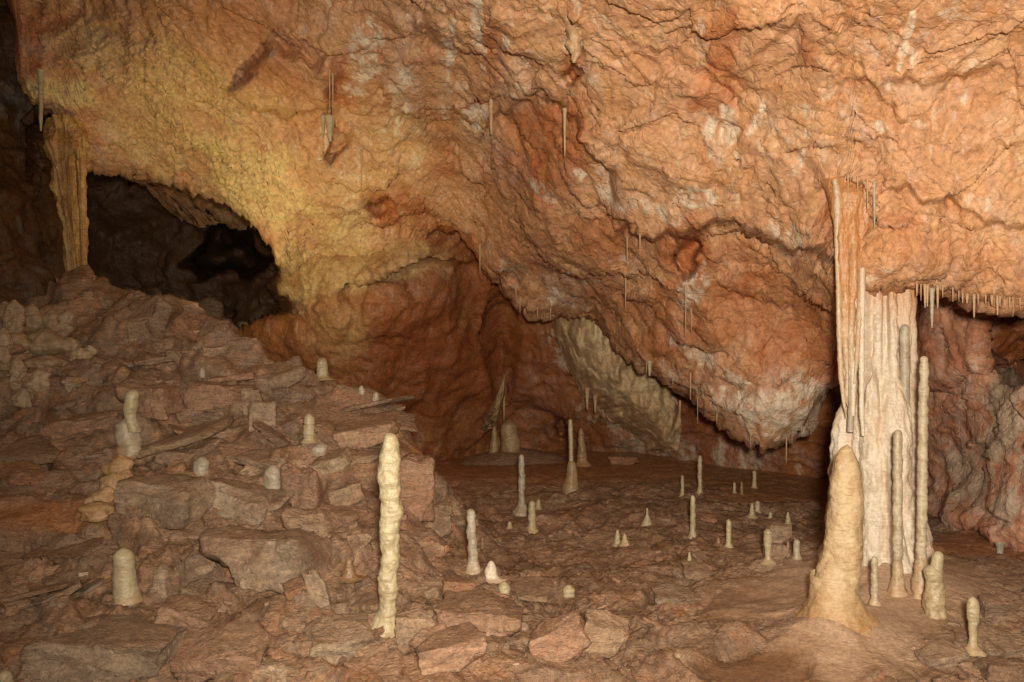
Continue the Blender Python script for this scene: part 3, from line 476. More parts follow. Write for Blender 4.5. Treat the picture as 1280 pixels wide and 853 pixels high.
def stalagmite(px, top, base, w, label, mat=None, group=None, shape='post', foot=1.25, lean=0, Y=None, name='stalagmite', **kw):
    mat = mat or M_CREAM; g = ground(px, base); Y = Y or g[1]; h = base-top; bx = px
    if shape == 'post': pr = [(0, .80), (.15, .95), (.5, 1), (.82, 1.05), (.92, foot), (.98, foot*1.4), (1.01, foot*1.6), (1.04, foot*2.1)]
    elif shape == 'cone': pr = [(0, .35), (.2, .55), (.5, .8), (.85, 1.05), (.95, 1.2), (1, 1.7), (1.06, 2.6)]
    elif shape == 'club': pr = [(0, .75), (.12, 1.1), (.35, 1.05), (.6, .8), (.85, .7), (.93, .9), (.98, 1.3), (1.02, 2.2), (1.05, 3.0)]
    elif shape == 'knob': pr = [(0, .6), (.4, 1), (1, 1), (1.2, .8)]
    pts = [(px+lean*(1-f), top+h*f, w*q) for f, q in pr]
    d = dict(ring_amp=.06, noise_amp=.13, ring_f=(4+px % 5)/max(.05, w*Y/1000), seed=int(px) % 97, seg=28 if w < 14 else 48, rust=lambda z: (z-.72)*2.2); d.update(kw)
    o = dripstone(name, pts, Y, mat, loc=g, round_top=True, step=max(.6, min(1.3, h/40)), **d)
    return tag(o, label, 'stalagmite', group)

# ---------------- the big stalagmites on the rubble
G0 = ground(485, 783); Y0 = G0[1]
t = empty('stalagmite', G0); tag(t, 'tallest cream white knobbly stalagmite post rising from the rubble in the foreground', 'stalagmite')
dripstone('shaft', [(487,541,15),(488,552,20),(487,570,25),(486,590,27),(487,610,26),(490,640,26),(487,665,24),(487,700,24),(486,730,23),(485,750,21),(485,765,25),(484,778,30)], Y0, M_CREAM, t, G0, seg=110, round_top=True, step=.7, ring_amp=.065, noise_amp=.13, ring_f=17, lumps=1.1, seed=3, rust=lambda z: (z-.93)*6)
dripstone('foot', [(484,762,24),(483,774,34),(482,786,44),(480,800,54)], Y0+.01, M_CREAM, t, G0, seg=64, noise_amp=.12, ring_amp=.04, ring_f=20, flutes=12, flute_amp=.12, seed=6, rust=lambda z: (z-.3)*1.2)
g = ground(157, 752); Y1 = g[1]
t = empty('stalagmite', g); tag(t, 'short thick pale stalagmite with rounded top standing alone at lower left', 'stalagmite')
dripstone('shaft', [(154,685,18),(154,692,23),(155,705,26),(156,725,28),(158,742,32),(160,752,34)], Y1, M_CREAM, t, g, seg=64, round_top=True, step=.7, ring_amp=.04, noise_amp=.05, ring_f=16, seed=11, rust=lambda z: (z-.8)*3)
dripstone('foot', [(159,742,30),(160,755,36),(160,768,42),(159,785,46)], Y1+.02, M_BROWN, t, g, seg=48, noise_amp=.12, ring_amp=.05, ring_f=16, flutes=9, flute_amp=.15, seed=13)
g = ground(150, 640); Yk = ground(160, 575)[1]
t = empty('stalagmite', g); tag(t, 'stacked lumpy stalagmite with pale head running down into orange flowstone on left slope', 'stalagmite')
dripstone('upper_lobe', [(166,487,12),(165,497,18),(164,510,17),(163,518,14),(165,528,16),(167,540,18)], Yk-.05, M_CREAM, t, g, seg=48, round_top=True, step=.7, ring_amp=.06, noise_amp=.08, ring_f=16, seed=21)
dripstone('middle_lobe', [(160,522,18),(157,532,26),(161,545,28),(164,556,30),(162,572,30)], Yk-.02, M_WHITE, t, g, seg=48, round_top=True, step=.7, noise_amp=.12, ring_amp=.09, ring_f=11, seed=22, rust=lambda z: z*.4)
LOBES = [(158,566,26,26),(150,584,32,30),(158,600,20,26),(143,606,34,30),(134,624,40,30),(150,628,22,26),(122,640,44,26)]
M_FLOW = mat_calcite('orange_flowstone', (.52,.36,.19), (.44,.27,.13), (.30,.16,.07), streak=.5, orange=(.40,.19,.08), bump=.8)
FLOWT, FLOWG = t, g
stalagmite(386, 517, 552, 13, 'small knobbly cream stalagmite upright on the middle of the rubble slope', shape='post', ring_amp=.16, noise_amp=.1, foot=.9)
stalagmite(403, 447, 474, 14, 'stubby pale stalagmite on the rubble crest against the rusty wall', M_CREAM, ring_amp=.05)
stalagmite(419, 469, 478, 13, 'low rounded pale knob beside the stubby stalagmite on the rubble crest', M_BROWN, shape='knob')
stalagmite(452, 482, 492, 8, 'upper tiny white knob on the descending rubble crest', M_WHITE, shape='knob')
stalagmite(470, 490, 501, 9, 'lower tiny white knob on the descending rubble crest', M_WHITE, shape='knob')
stalagmite(323, 490, 505, 12, 'small round cream knob high on the rubble beside orange stones', M_CREAM, shape='knob')
stalagmite(341, 581, 614, 23, 'smooth egg shaped pale knob growing on the reddish block', M_WHITE, shape='knob', ring_amp=.02)
stalagmite(253, 459, 470, 8, 'tiny pale nub on the dark upper rubble', M_WHITE, shape='knob')
stalagmite(252, 571, 590, 20, 'low flat topped pale lump on grey slabs', M_WHITE, shape='knob', noise_amp=.14)
stalagmite(400, 553, 566, 24, 'low whitish calcite lump under the small knobbly stalagmite', M_WHITE, shape='knob', noise_amp=.2)
stalagmite(6, 838, 860, 20, 'cream stalagmite tip cut by the lower left corner', M_CREAM, shape='knob')
stalagmite(436, 698, 722, 17, 'brown draped nub on the block left of the tall post', M_BROWN, shape='cone')
stalagmite(206, 790, 806, 16, 'low brown nub on the rubble below the thick pale stalagmite', M_BROWN, shape='knob')
# ---------------- stalagmites on the cave floor
stalagmite(592, 636, 712, 12, 'slender white bent stalagmite beside a pinkish stump', M_WHITE, lean=-4, ring_amp=.10, foot=1.2)
stalagmite(614, 701, 723, 17, 'pinkish short stump at the foot of the slender bent stalagmite', M_COL, shape='cone', ring_amp=.04)
stalagmite(630, 727, 740, 15, 'low cream nub in front of the pinkish stump', M_CREAM, shape='knob')
stalagmite(711, 731, 745, 15, 'low cream nub alone on the middle rubble', M_CREAM, shape='knob')
stalagmite(652, 568, 640, 8, 'thin tall white stalagmite behind a shorter yellowish one', M_WHITE, foot=1.6, ring_amp=.10)
stalagmite(665, 626, 665, 10, 'short yellowish stalagmite in front of the thin tall white one', M_CREAM, ring_amp=.06)
g = ground(713, 613); Yq = g[1]
t = empty('stalagmite', g); tag(t, 'candle thin stalagmite standing on a flared brown pedestal', 'stalagmite')
dripstone('shaft', [(713,524,5),(713,535,6),(714,560,5.5),(714,580,6)], Yq, M_CREAM, t, g, seg=24, round_top=True, step=.7, ring_amp=.07, ring_f=24, seed=5)
dripstone('pedestal', [(714,575,9),(715,580,11),(715,592,14),(714,605,19),(713,616,23),(713,622,25)], Yq, M_OCHRE, t, g, seg=36, round_top=True, step=.7, flutes=10, flute_amp=.12, ring_amp=.05, ring_f=14, seed=7)
stalagmite(728, 535, 581, 13, 'amber brown tapering stalagmite behind the candle thin one', M_OCHRE, shape='cone', lean=-2)
# flowstone dome with two stumps and drips above
g = ground(645, 578)
Yd = g[1]; t = empty('flowstone_dome', g); tag(t, 'low brown flowstone dome on the far floor carrying two stumps', 'flowstone dome')
dripstone('dome', [(645,560,60),(645,566,86),(640,574,120),(636,584,150)], Yd, mat_rubble('dark_flowstone', [(.20,.125,.07), (.15,.09,.048), (.10,.055,.03)]), t, g, seg=90, step=.8, round_top=True, noise_amp=.12, ring_amp=.03, ring_f=8, squash=.55, seed=31)
o = dripstone('stalagmite', [(637,524,10),(637,530,20),(637,540,23),(638,552,24),(638,564,25)], Yd-.05, M_OCHRE, None, P(638, 562, Yd), seg=48, round_top=True, step=.6, noise_amp=.08, ring_amp=.04, ring_f=9, seed=32); tag(o, 'fat bell shaped brownish stump under a hanging drip at the far wall', 'stalagmite')
o = dripstone('stalagmite', [(618,533,3),(618,542,7),(618,554,11),(617,566,12)], Yd-.05, M_OCHRE, None, P(617, 562, Yd), seg=32, round_top=True, step=.6, seed=33, ring_amp=.05, ring_f=9); tag(o, 'small amber cone left of the fat bell shaped stump', 'stalagmite')
small = [(853,594,620,4.5,'short cream post left of the two tallest far posts',M_CREAM),(875,569,617,5.5,'tallest straight cream post on the far floor near the hanging bulge',M_CREAM),(866,619,671,6.5,'leaning cream post in front of the tallest far post',M_CREAM),
 (911,649,683,6.5,'straight cream peg on the stony floor left of the club shaped one',M_CREAM),(985,676,697,7,'short orange brown peg between the club and the white peg',M_BROWN),(996,674,699,8,'bright white peg beside an orange brown peg',M_WHITE),
 (985,640,657,7,'small pointed peg on a grey stone behind the white peg',M_CREAM),(918,603,617,4,'tiny cream peg near the far wall, left of two taller ones',M_CREAM),(927,602,618,4,'thin brownish peg near the far wall beside a tiny one',M_BROWN),(943,588,610,5,'tall thin brownish peg nearest to the far wall',M_AMBER),
 (940,629,646,7,'stubby cream peg, left of the close pair on the far floor',M_CREAM),(947,626,640,6,'slightly higher peg, right of the close pair on the far floor',M_CREAM),(963,640,648,4.5,'tiny nub right of the close pair on the far floor',M_CREAM),(898,671,681,8,'low brown nub left of the straight cream peg',M_BROWN),
 (862,690,706,6.5,'short cream stub at the edge of the flat stones',M_CREAM),(772,662,681,8,'left cone of the small pair on the middle floor',M_CREAM),(781,667,681,9,'right brownish cone of the small pair on the middle floor',M_AMBER),
 (637,652,660,5,'tiny nub left of the short yellowish stalagmite',M_CREAM),(673,624,636,6,'tiny nub just behind the short yellowish stalagmite',M_CREAM),(603,672,690,5,'tiny brown nub right of the slender bent stalagmite',M_BROWN),(775,569,581,18,'low brown lump near the far wall right of the amber stalagmite',M_BROWN)]
for (px, a, b, w, lab, m) in small: stalagmite(px, a, b, w, lab, m, 'small stalagmites scattered over the cave floor', shape='cone' if b-a < 24 and w > 6 else 'post', ring_amp=.06, foot=1.1)
g = ground(809, 655); t = empty('stalagmite', g); tag(t, 'tiny spike on a squat cream cone in the middle floor', 'stalagmite', 'small stalagmites scattered over the cave floor')
dripstone('spike', [(809,635,2.5),(809,650,3.5)], g[1], M_CREAM, t, g, seg=16, round_top=True, step=.5); dripstone('pedestal', [(809,644,4),(809,650,9),(808,657,15),(808,662,17)], g[1], M_CREAM, t, g, seg=32, step=.6, seed=3)
stalagmite(960, 661, 702, 10, 'club shaped yellowish stalagmite with narrow foot at the edge of the flowstone', M_CREAM, shape='club')
# ---------------- around the column
g = ground(1047, 798); Yb_ = 4.32
t = empty('stalagmite', g); tag(t, 'massive amber bumpy stalagmite with blunt tapering top in front of the column', 'stalagmite')
dripstone('shaft', [(1059,556,5),(1058,561,14),(1057,572,25),(1058,590,34),(1058,612,41),(1057,640,42),(1054,670,45),(1051,700,47),(1047,730,50),(1044,760,51),(1043,785,53),(1043,800,58)], Yb_, M_AMBER, t, g, seg=150, step=.8, round_top=True, noise_amp=.07, ring_amp=.018, ring_f=12, lumps=2.1, seed=41)
Yf_ = Yb_+.02; pf_ = 426.5+(CAMZ-floor_z(g[0]+.1, Yf_-.2))/Yf_*1000; dripstone('foot', [(1044,pf_-52,48),(1044,pf_-34,56),(1045,pf_-18,68),(1046,pf_-4,86),(1047,pf_+8,104)], Yf_, M_AMBER, t, g, seg=120, step=.6, noise_amp=.12, ring_amp=.02, ring_f=9, lumps=1.2, seed=43, rust=lambda z: z*.8)
stalagmite(1093, 695, 757, 8.5, 'short thin cream post between the massive stalagmite and the column', M_POST, ring_amp=.07)
stalagmite(1122, 537, 741, 11.5, 'long thin cream post close in front of the column', M_POST, ring_amp=.06, foot=1.3, seed=17)
o = stalagmite(1151, 445, 745, 12, 'tallest thin post, white at the top, right of the column', M_POST, ring_amp=.05, lean=4, foot=1.4, seed=19)
stalagmite(1216, 746, 812, 13, 'cream club shaped stalagmite standing alone at the lower right', M_CREAM, shape='club', ring_amp=.05)
g = ground(1169, 770); Yr = g[1]; t = empty('stalagmite', g); tag(t, 'two lobed cream stalagmite with a rounded head right of the column', 'stalagmite')
dripstone('upper_lobe', [(1173,689,11),(1172,700,15),(1170,712,14),(1169,724,18)], Yr, M_CREAM, t, g, seg=48, step=.7, round_top=True, ring_amp=.05, ring_f=14, seed=51)
dripstone('lower_lobe', [(1164,706,14),(1166,716,20),(1169,730,20),(1168,745,24),(1168,758,28),(1170,768,26),(1172,778,16)], Yr, M_CREAM, t, g, seg=56, step=.7, round_top=True, noise_amp=.12, ring_amp=.07, ring_f=12, lumps=1.0, seed=52, rust=lambda z: z*.5)

# ---------------- the great column
YC = 5.29; gC = np.array([(1098-640)/1000*YC, YC, 0.0])
col = empty('flowstone_column', gC); tag(col, 'great pinkish white flowstone column joining floor and ceiling at right', 'column')
def fused(name, axis, strands, y0, y1, Yc, mat, parent, loc, nth=420, squash=.62, seed=0, step=1.1):
    """a body grown together from many strands: strands = [(list of (py, px, w, dY)), ...]; radial surface round the axis"""
    m = int((y1-y0)/step); yy = np.linspace(y0, y1, m); ax = np.interp(yy, [q[0] for q in axis], [q[1] for q in axis]); th = np.linspace(0, 2*math.pi, nth, endpoint=False)
    c_, s_ = np.cos(th)[None], np.sin(th)[None]; acc = np.full((m, nth), 1.5e-3); 
    for st in strands:
        ys = [q[0] for q in st]; px = np.interp(yy, ys, [q[1] for q in st]); w = np.interp(yy, ys, [q[2] for q in st]); dy = np.interp(yy, ys, [q[3] for q in st])
        w = np.where((yy < ys[0]) | (yy > ys[-1]), 0, w); w = np.convolve(np.pad(w, 6, 'edge'), np.ones(13)/13, 'valid')
        cx = ((px-ax)/1000*Yc)[:, None]; cy = dy[:, None]; r = (w/2000*Yc)[:, None]; r = r*(1+.16*perlin(np.stack([yy/17, yy*0+seed, px/40], 1).astype(F), int(px[0]) % 50)[:, None])
        b_ = cx*c_+cy*s_; disc = b_*b_-(cx*cx+cy*cy-r*r); v = np.where(disc > 0, b_+np.sqrt(np.maximum(disc, 0)), 0); v = np.where(v > 0, v, 0)
        k = .012; acc = np.maximum(acc, v)+k*np.exp(-np.abs(acc-v)/k)*.5*(v > 0)
    C = np.stack([(ax-640)/1000*Yc, np.full(m, Yc), CAMZ+(426.5-yy)/1000*Yc], 1)
    ker = np.array([1, 3, 5, 3, 1.])/13; acc = sum(k_*np.roll(acc, j, 1) for k_, j in zip(ker, (-2, -1, 0, 1, 2)))
    pad = np.pad(acc, ((3, 3), (0, 0)), 'edge'); acc = sum(pad[i:i+m] for i in range(7))/7
    B = np.stack([C[:, None, 0]+acc*c_, C[:, None, 1]+acc*s_, C[:, None, 2]+0*c_], -1); q = B.reshape(-1, 3)
    lump = .012*fbm(q*np.array([14, 14, 9], F), 4, seed+2)+.010*(.6-voro(warp(q.astype(F), 6, .05, seed)*np.array([20, 20, 11], F), seed+4)[0])+.007*perlin(q*np.array([34, 34, 5], F), seed+6)
    acc = acc+np.asarray(lump).reshape(m, nth); B = np.stack([C[:, None, 0]+acc*c_, C[:, None, 1]+acc*s_, C[:, None, 2]+0*c_], -1)
    V = B.reshape(-1, 3); mA = np.zeros((len(V), 4), F); tz = np.repeat(yy, nth); mA[:, 0] = np.clip(.5*sst(690, 760, tz)+1.15*(1-sst(330, 440, tz))+.5*fbm((V*np.array([7, 7, 1.2])).astype(F), 3, 9), 0, 1)
    return np_mesh(name, V, grid_faces(m, nth, True), mat, {'maskA': mA}, parent=parent, loc=loc)
T = [[(455,1098,16,.04),(490,1098,44,.02),(520,1098,60,0),(600,1100,72,.02),(684,1103,80,.03),(718,1105,110,.02),(738,1106,150,0)],
 [(498,1062,10,.02),(530,1057,26,.03),(600,1056,30,.06),(676,1056,38,.06),(718,1054,56,.05),(738,1052,90,.05)], [(470,1078,8,-0.150),(510,1078,24,-0.121),(580,1078,30,-0.150),(680,1080,34,-0.179),(718,1080,50,-0.237),(738,1080,80,-0.295)],
 [(470,1105,20,-0.121),(510,1104,40,-0.121),(560,1102,40,-0.179),(650,1104,36,-0.223),(718,1108,52,-0.295),(738,1108,90,-0.353)], [(480,1124,12,-0.092),(540,1124,26,-0.121),(650,1128,30,-0.150),(718,1132,46,-0.208),(738,1136,80,-0.266)],
 [(440,1139,14,0),(520,1140,22,0),(600,1142,24,.02),(676,1145,28,.02),(718,1149,44,0),(738,1156,80,-0.034)], [(560,1090,6,-0.252),(600,1091,12,-0.295),(684,1093,16,-0.353),(724,1094,28,-0.411),(738,1094,40,-0.440)], [(590,1116,6,-0.223),(650,1117,13,-0.280),(718,1120,22,-0.367),(738,1121,36,-0.411)]]
T += [[(336,1109,27,0),(380,1109,25,0),(420,1109,29,0),(450,1108,40,0),(480,1106,52,0),(520,1105,62,.0),(560,1104,60,.05)], [(336,1108,10,-0.077),(440,1107,10,-0.107),(520,1106,16,-0.121),(600,1104,20,-0.150),(690,1104,24,-0.208)],
 [(336,1085,28,0),(400,1085,24,0),(460,1082,20,0),(520,1078,28,0),(560,1078,26,.02)], [(336,1074,12,-0.048),(400,1075,11,-0.048),(470,1074,12,-0.048),(560,1070,18,-0.048),(640,1068,20,-0.034)], [(336,1094,10,-0.048),(400,1092,10,-0.063),(460,1090,11,-0.077),(540,1088,16,-0.107),(640,1088,18,-0.150)],
 [(336,1137,20,0),(380,1137,15,0),(440,1138,13,0),(520,1140,18,0),(600,1141,20,0)], [(336,1129,7,-0.048),(420,1128,7,-0.063),(500,1126,12,-0.077),(600,1126,18,-0.092)]]
fused('trunk', [(336,1107),(500,1101),(738,1105)], T, 338, 736, YC, M_COL, col, gC, nth=520, seed=61)
dripstone('post', [(1131,405,8),(1131,412,11),(1131,440,12),(1131,500,12),(1132,560,12)], YC-.16, M_WHITE, col, gC, seg=40, step=1.0, round_top=True, ring_amp=.04, ring_f=20, seed=66)
dripstone('post', [(1062,440,5),(1064,500,7),(1063,540,8)], YC-.2, M_WHITE, col, gC, seg=30, step=1.0, round_top=True, ring_amp=.08, ring_f=25, seed=67)
for (pts, dY, sd) in [([(1071,335,8),(1070,420,9),(1067,460,8),(1066,520,5)], -.22, 71), ([(1078,335,7),(1077,440,7),(1077,520,6),(1079,545,4)], -.27, 74)]:
    dripstone('rib', pts, YC+dY, M_COL, col, gC, seg=30, step=1.0, noise_amp=.08, ring_amp=.02, ring_f=12, seed=sd, rust=lambda z: .4-z)
# the long orange drapery hanging in front of the column's left side
cy_ = CEIL_Y(1066, 232); cz_ = CEIL_Y(1066, 300); cw_ = CEIL_Y(1066, 350); gD = P(1068, 240, 5.15); dr = empty('drapery', gD); tag(dr, 'long orange streaked fluted drapery tapering to a point left of the column', 'drapery')
YD = 5.12
U = [[(215,1066,60,.16),(240,1066,50,.06),(300,1065,34,0),(380,1062,26,0),(440,1061,18,0),(490,1061,9,0),(518,1062,2,0)], [(215,1048,20,.14),(240,1048,16,.02),(300,1050,12,-.02),(380,1053,10,-.03),(450,1056,7,-.02),(500,1059,4,0)], [(215,1062,16,.08),(250,1062,12,-.05),(320,1061,10,-.07),(400,1060,8,-.06),(470,1060,6,-.04)],
 [(215,1076,18,.10),(250,1075,14,-.04),(320,1072,10,-.06),(400,1068,8,-.05),(470,1064,5,-.03)], [(215,1086,18,.14),(245,1084,14,.02),(300,1079,12,-.01),(360,1075,9,-.02),(430,1069,6,-.02)]]
fused('curtain', [(215,1066),(380,1062),(520,1061)], U, 216, 520, YD, M_DRAPE, dr, gD, nth=260, seed=75)
dripstone('rib', [(1044,225,8),(1047,250,10),(1046,300,6),(1048,360,6),(1049,420,6),(1051,470,6),(1055,505,4),(1058,522,1.5)], 5.1, M_DRAPE, dr, gD, seg=30, step=1.0, noise_amp=.1, ring_amp=.04, ring_f=20, seed=82)
dripstone('rib', [(1084,236,10),(1080,300,11),(1077,350,9),(1074,400,7),(1071,450,5),(1068,480,2)], 5.0, M_DRAPE, dr, gD, seg=40, step=1.0, depth=[cy_+.04,5.08,5.04,5.02,5.02,5.02], noise_amp=.14, ring_amp=.03, ring_f=5, flutes=6, flute_amp=.1, seed=83, rust=lambda z: .9-z)

# ---------------- golden pillar by the side passage
gP = P(100, 378, 8.3); pl = empty('flowstone_pillar', gP); tag(pl, 'golden lit flowstone pillar beside the dark side passage', 'pillar')
dripstone('shaft', [(84,150,44),(84,200,36),(88,250,30),(92,290,26),(96,330,24),(100,360,28),(102,385,44),(102,400,60)], 8.6, M_GOLD, pl, gP, seg=130, step=1.1, noise_amp=.24, lumps=1.3, ring_amp=.01, ring_f=3, flutes=7, flute_amp=.24, seed=91)
dripstone('rib', [(100,188,12),(102,230,11),(104,280,8),(105,330,7),(109,370,12)], 8.38, M_GOLD, pl, gP, seg=50, step=1.1, noise_amp=.12, ring_amp=.03, ring_f=6, flutes=5, flute_amp=.2, seed=92)

# ---------------- white curtain hanging from the bulge
def curtain(name, Lc, Rc, Ya, Yb2, mat, nfold=9, amp=.05, thick=.05, parent=None):
    t = np.linspace(0, 1, 120); u = np.linspace(0, 1, 90)
    Lp = np.stack([np.interp(t, np.linspace(0, 1, len(Lc)), [c[k] for c in Lc]) for k in (0, 1)], 1); Rp = np.stack([np.interp(t, np.linspace(0, 1, len(Rc)), [c[k] for c in Rc]) for k in (0, 1)], 1)
    XX = Lp[:, None, 0]*(1-u)[None, :]+Rp[:, None, 0]*u[None, :]; YYp = Lp[:, None, 1]*(1-u)[None, :]+Rp[:, None, 1]*u[None, :]
    XX = XX-(1-u)[None, :]**2*(9*np.abs(np.sin(t*11))+6*np.abs(np.sin(t*29+1))+4*np.abs(np.sin(t*67)))[:, None]*t[:, None]; YYp = YYp+(1-u)[None, :]**3*(9*np.clip(np.sin(t*29), 0, 1)**2)[:, None]*t[:, None]
    q = np.stack([XX.ravel()/17, YYp.ravel()/38, 0*XX.ravel()], 1); D = Ya+(Yb2-Ya)*t[:, None]+thick*16*(1-u)[None]**3-.25*np.sin(math.pi*u)[None]**.7*np.sin(math.pi*np.clip(t, 0, 1))[:, None]+amp*(perlin(q.astype(F), 5)+.5*perlin((q*2.2).astype(F), 6)).reshape(XX.shape)*2
    front = np.stack([(XX-640)/1000*D, D, CAMZ+(426.5-YYp)/1000*D], -1); bk = front.copy(); bk[..., 1] += thick
    V = np.concatenate([front.reshape(-1, 3), bk.reshape(-1, 3)]); nq = front[..., 0].size; f = grid_faces(120, 90)
    a = np.concatenate([np.arange(90), np.arange(1, 120)*90+89, 119*90+np.arange(88, -1, -1), np.arange(118, -1, -1)*90]); side = np.stack([a[:-1], a[1:], a[1:]+nq, a[:-1]+nq], 1)
    fl_ = np.zeros((len(V), 4), F); fl_[:, 1] = .35; fl_[:, 0] = np.clip(.2+1.2*fbm((V*.9).astype(F), 3, 55), 0, .8); fB = np.zeros((len(V), 4), F); fB[:, 3] = .0; fB[:, 0] = .5; w1_ = (V*np.array([1, 1, .45])).astype(F); V = V-np.array([0, 1, 0])*(.05*fbm(w1_*F(5), 4, 3)+.04*(.6-voro(w1_*F(9), 7)[0]))[:, None]
    return np_mesh(name, V, np.concatenate([f, f[:, ::-1]+nq, side]), mat, {'maskA': fl_, 'maskB': fB}, parent=parent, loc=P(Lc[0][0], Lc[0][1], Ya))
M_CURT = mat_cave_rock('whitish_wall_flowstone', [(.44,.25,.11), (.52,.34,.17), (.58,.43,.24), (.64,.51,.31), (.54,.36,.21), (.42,.2,.08), (.48,.36,.24), (.68,.57,.37), (.5,.4,.2), (.30,.18,.09)])
c1 = curtain('drapery', [(684,380),(698,424),(714,462),(730,486),(752,508),(778,524),(806,548),(842,566)], [(748,385),(776,425),(800,446),(826,468),(842,490),(850,515),(852,540),(848,562)], 9.5, 10.3, M_CURT, amp=.09); tag(c1, 'broad whitish flowstone curtain slanting down beneath the ceiling edge at the centre', 'drapery')
o = curtain('drapery', [(611,515),(613,524),(617,536)], [(634,462),(632,490),(620,536)], 10.6, 10.9, M_OCHRE, amp=.02, thick=.02); tag(o, 'narrow amber drip curtain above the small amber cone', 'drapery')
M_STRAW = mat_calcite('straw_calcite', (.52,.35,.20), (.44,.27,.14), (.32,.18,.09))
# ---------------- stalactites and straws
def stalactite(px, a, b, w, Y, label, mat=None, group=None, **kw):
    g = P(px, a, Y); w = w*.8; o = dripstone('stalactite', [(px, a-4, w*1.9), (px, a, w*1.2), (px, a+(b-a)*.3, w), (px, a+(b-a)*.8, w*.7), (px, b, w*.3)], Y, mat or M_WHITE, None, g, seg=14 if w < 5 else 28, step=1.2, ring_amp=.06, ring_f=25, seed=int(px) % 83, **kw)
    return tag(o, label, 'stalactite', group)
stalactite(51, 92, 164, 8, CEIL_Y(51, 90)+.02, 'long pale yellow stalactite hanging at the upper left', M_CREAM)
stalactite(630, 486, 526, 3.5, 11.0, 'thin amber drip hanging straight above the bell shaped stump', M_AMBER)
stalactite(413, 150, 177, 11, CEIL_Y(413, 148)+.02, 'pale pointed drip under the brown bulging block', M_CREAM)
stalactite(404, 150, 172, 6, CEIL_Y(404, 148)+.02, 'thin pale drip left of the pointed one under the brown block', M_CREAM)
stalactite(718, 44, 78, 20, CEIL_Y(718, 40)+.015, 'stubby pale stalactite over a small ceiling pocket', M_STRAW, noise_amp=.3)
stalactite(614, 120, 168, 7, CEIL_Y(614, 130)+.015, 'tapering cream drip ending at the left of the arched alcove', M_STRAW)
stalactite(706, 140, 195, 5, CEIL_Y(706, 140)+.015, 'thin cream drip hanging in the right of the arched alcove', M_STRAW)
stalactite(1093, 232, 285, 4, CEIL_Y(1093, 232)+.01, 'thin white drip right of the orange drapery head', M_WHITE)
stalactite(1165, 364, 410, 6, CEIL_Y(1165, 360)+.01, 'longest white stalactite in the fringe right of the column', M_WHITE)
stalactite(734, 489, 512, 6, 10.2, 'short drip at the lower edge of the stone curtain', M_STRAW)
stalactite(744, 499, 516, 5, 10.2, 'smaller drip right of the one at the curtain edge', M_STRAW)
stalactite(812, 455, 470, 6, CEIL_Y(812, 452)+.02, 'short cream drip on the edge of the hanging bulge', M_CREAM)
stalactite(1250, 683, 702, 9, 6.0, 'white drip under the bulge of the right wall near the floor', M_WHITE)
ORD = ['first','second','third','fourth','fifth','sixth','seventh','eighth','ninth','tenth','eleventh','twelfth','thirteenth','fourteenth','fifteenth','sixteenth','seventeenth','eighteenth','nineteenth','twentieth']
lipy = lambda px: float(line_y(px, LIP)); rs = random.Random(3)
lipo = lipy
fr = [(1147,372),(1150,380),(1156,384),(1160,395),(1172,390),(1178,378),(1190,380),(1198,378),(1204,384),(1209,380),(1217,396),(1222,383),(1231,382),(1240,384),(1246,394),(1250,386),(1262,390),(1265,398),(1274,386)]
for k_, (px, b) in enumerate(sorted(fr)): stalactite(px+rs.uniform(-1.5, 1.5), lipy(px)-3, lipy(px)+(b-lipy(px))*rs.uniform(.5, 1.1), rs.choice([1.6, 2, 2.6, 4]), CEIL_Y(px, lipy(px)-5)+.02, 'short pale fringe stalactite, '+ORD[k_]+' from the column along the right ceiling edge', M_STRAW, 'fringe stalactites right of the column')
for k_, px in enumerate((650, 672, 688, 808, 841, 872, 896, 938, 983, 990, 1002)):
    y = lipy(px); stalactite(px, y-3, y+rs.choice([6, 9, 12, 26]), rs.uniform(1.1, 2.0), CEIL_Y(px, y-6)+.02, 'thin straw stalactite, '+ORD[k_]+' from the left along the lower edge of the sloping ceiling', M_STRAW, 'straw stalactites on the sloping ceiling edge')
for (px, a, b, lab) in [(1060,222,246,'left of three straws over the orange drapery head'), (1072,224,240,'shortest, middle straw over the orange drapery head'), (1084,228,262,'right of three straws over the orange drapery head'), (452,190,240,'faint long straw on the bare wall right of the brown block'),
    (784,300,328,'left straw of a pair under the long dark ledge'), (800,296,312,'short right straw of a pair under the long dark ledge'), (857,360,420,'long straw over the pale patch of the hanging bulge'), (864,390,415,'short straw beside a long one over the pale patch of the bulge'), (600,310,342,'straw on the dark edge above the rusty recess'),
    (850,505,520,'small low straw on the flank of the hanging bulge'), (863,470,500,'straw on the left flank of the hanging bulge'), (782,352,385,'straw below the pair under the long ledge'), (645,360,372,'tiny straw above the sloping edge left of the whitish curtain'), (412,92,140,'left of two hair thin straws under the brown block'), (416,96,150,'right of two hair thin straws under the brown block')]:
    stalactite(px, a, b, 2.2, CEIL_Y(px, a)+.015, lab, M_STRAW, 'straw stalactites over the cave ceiling')

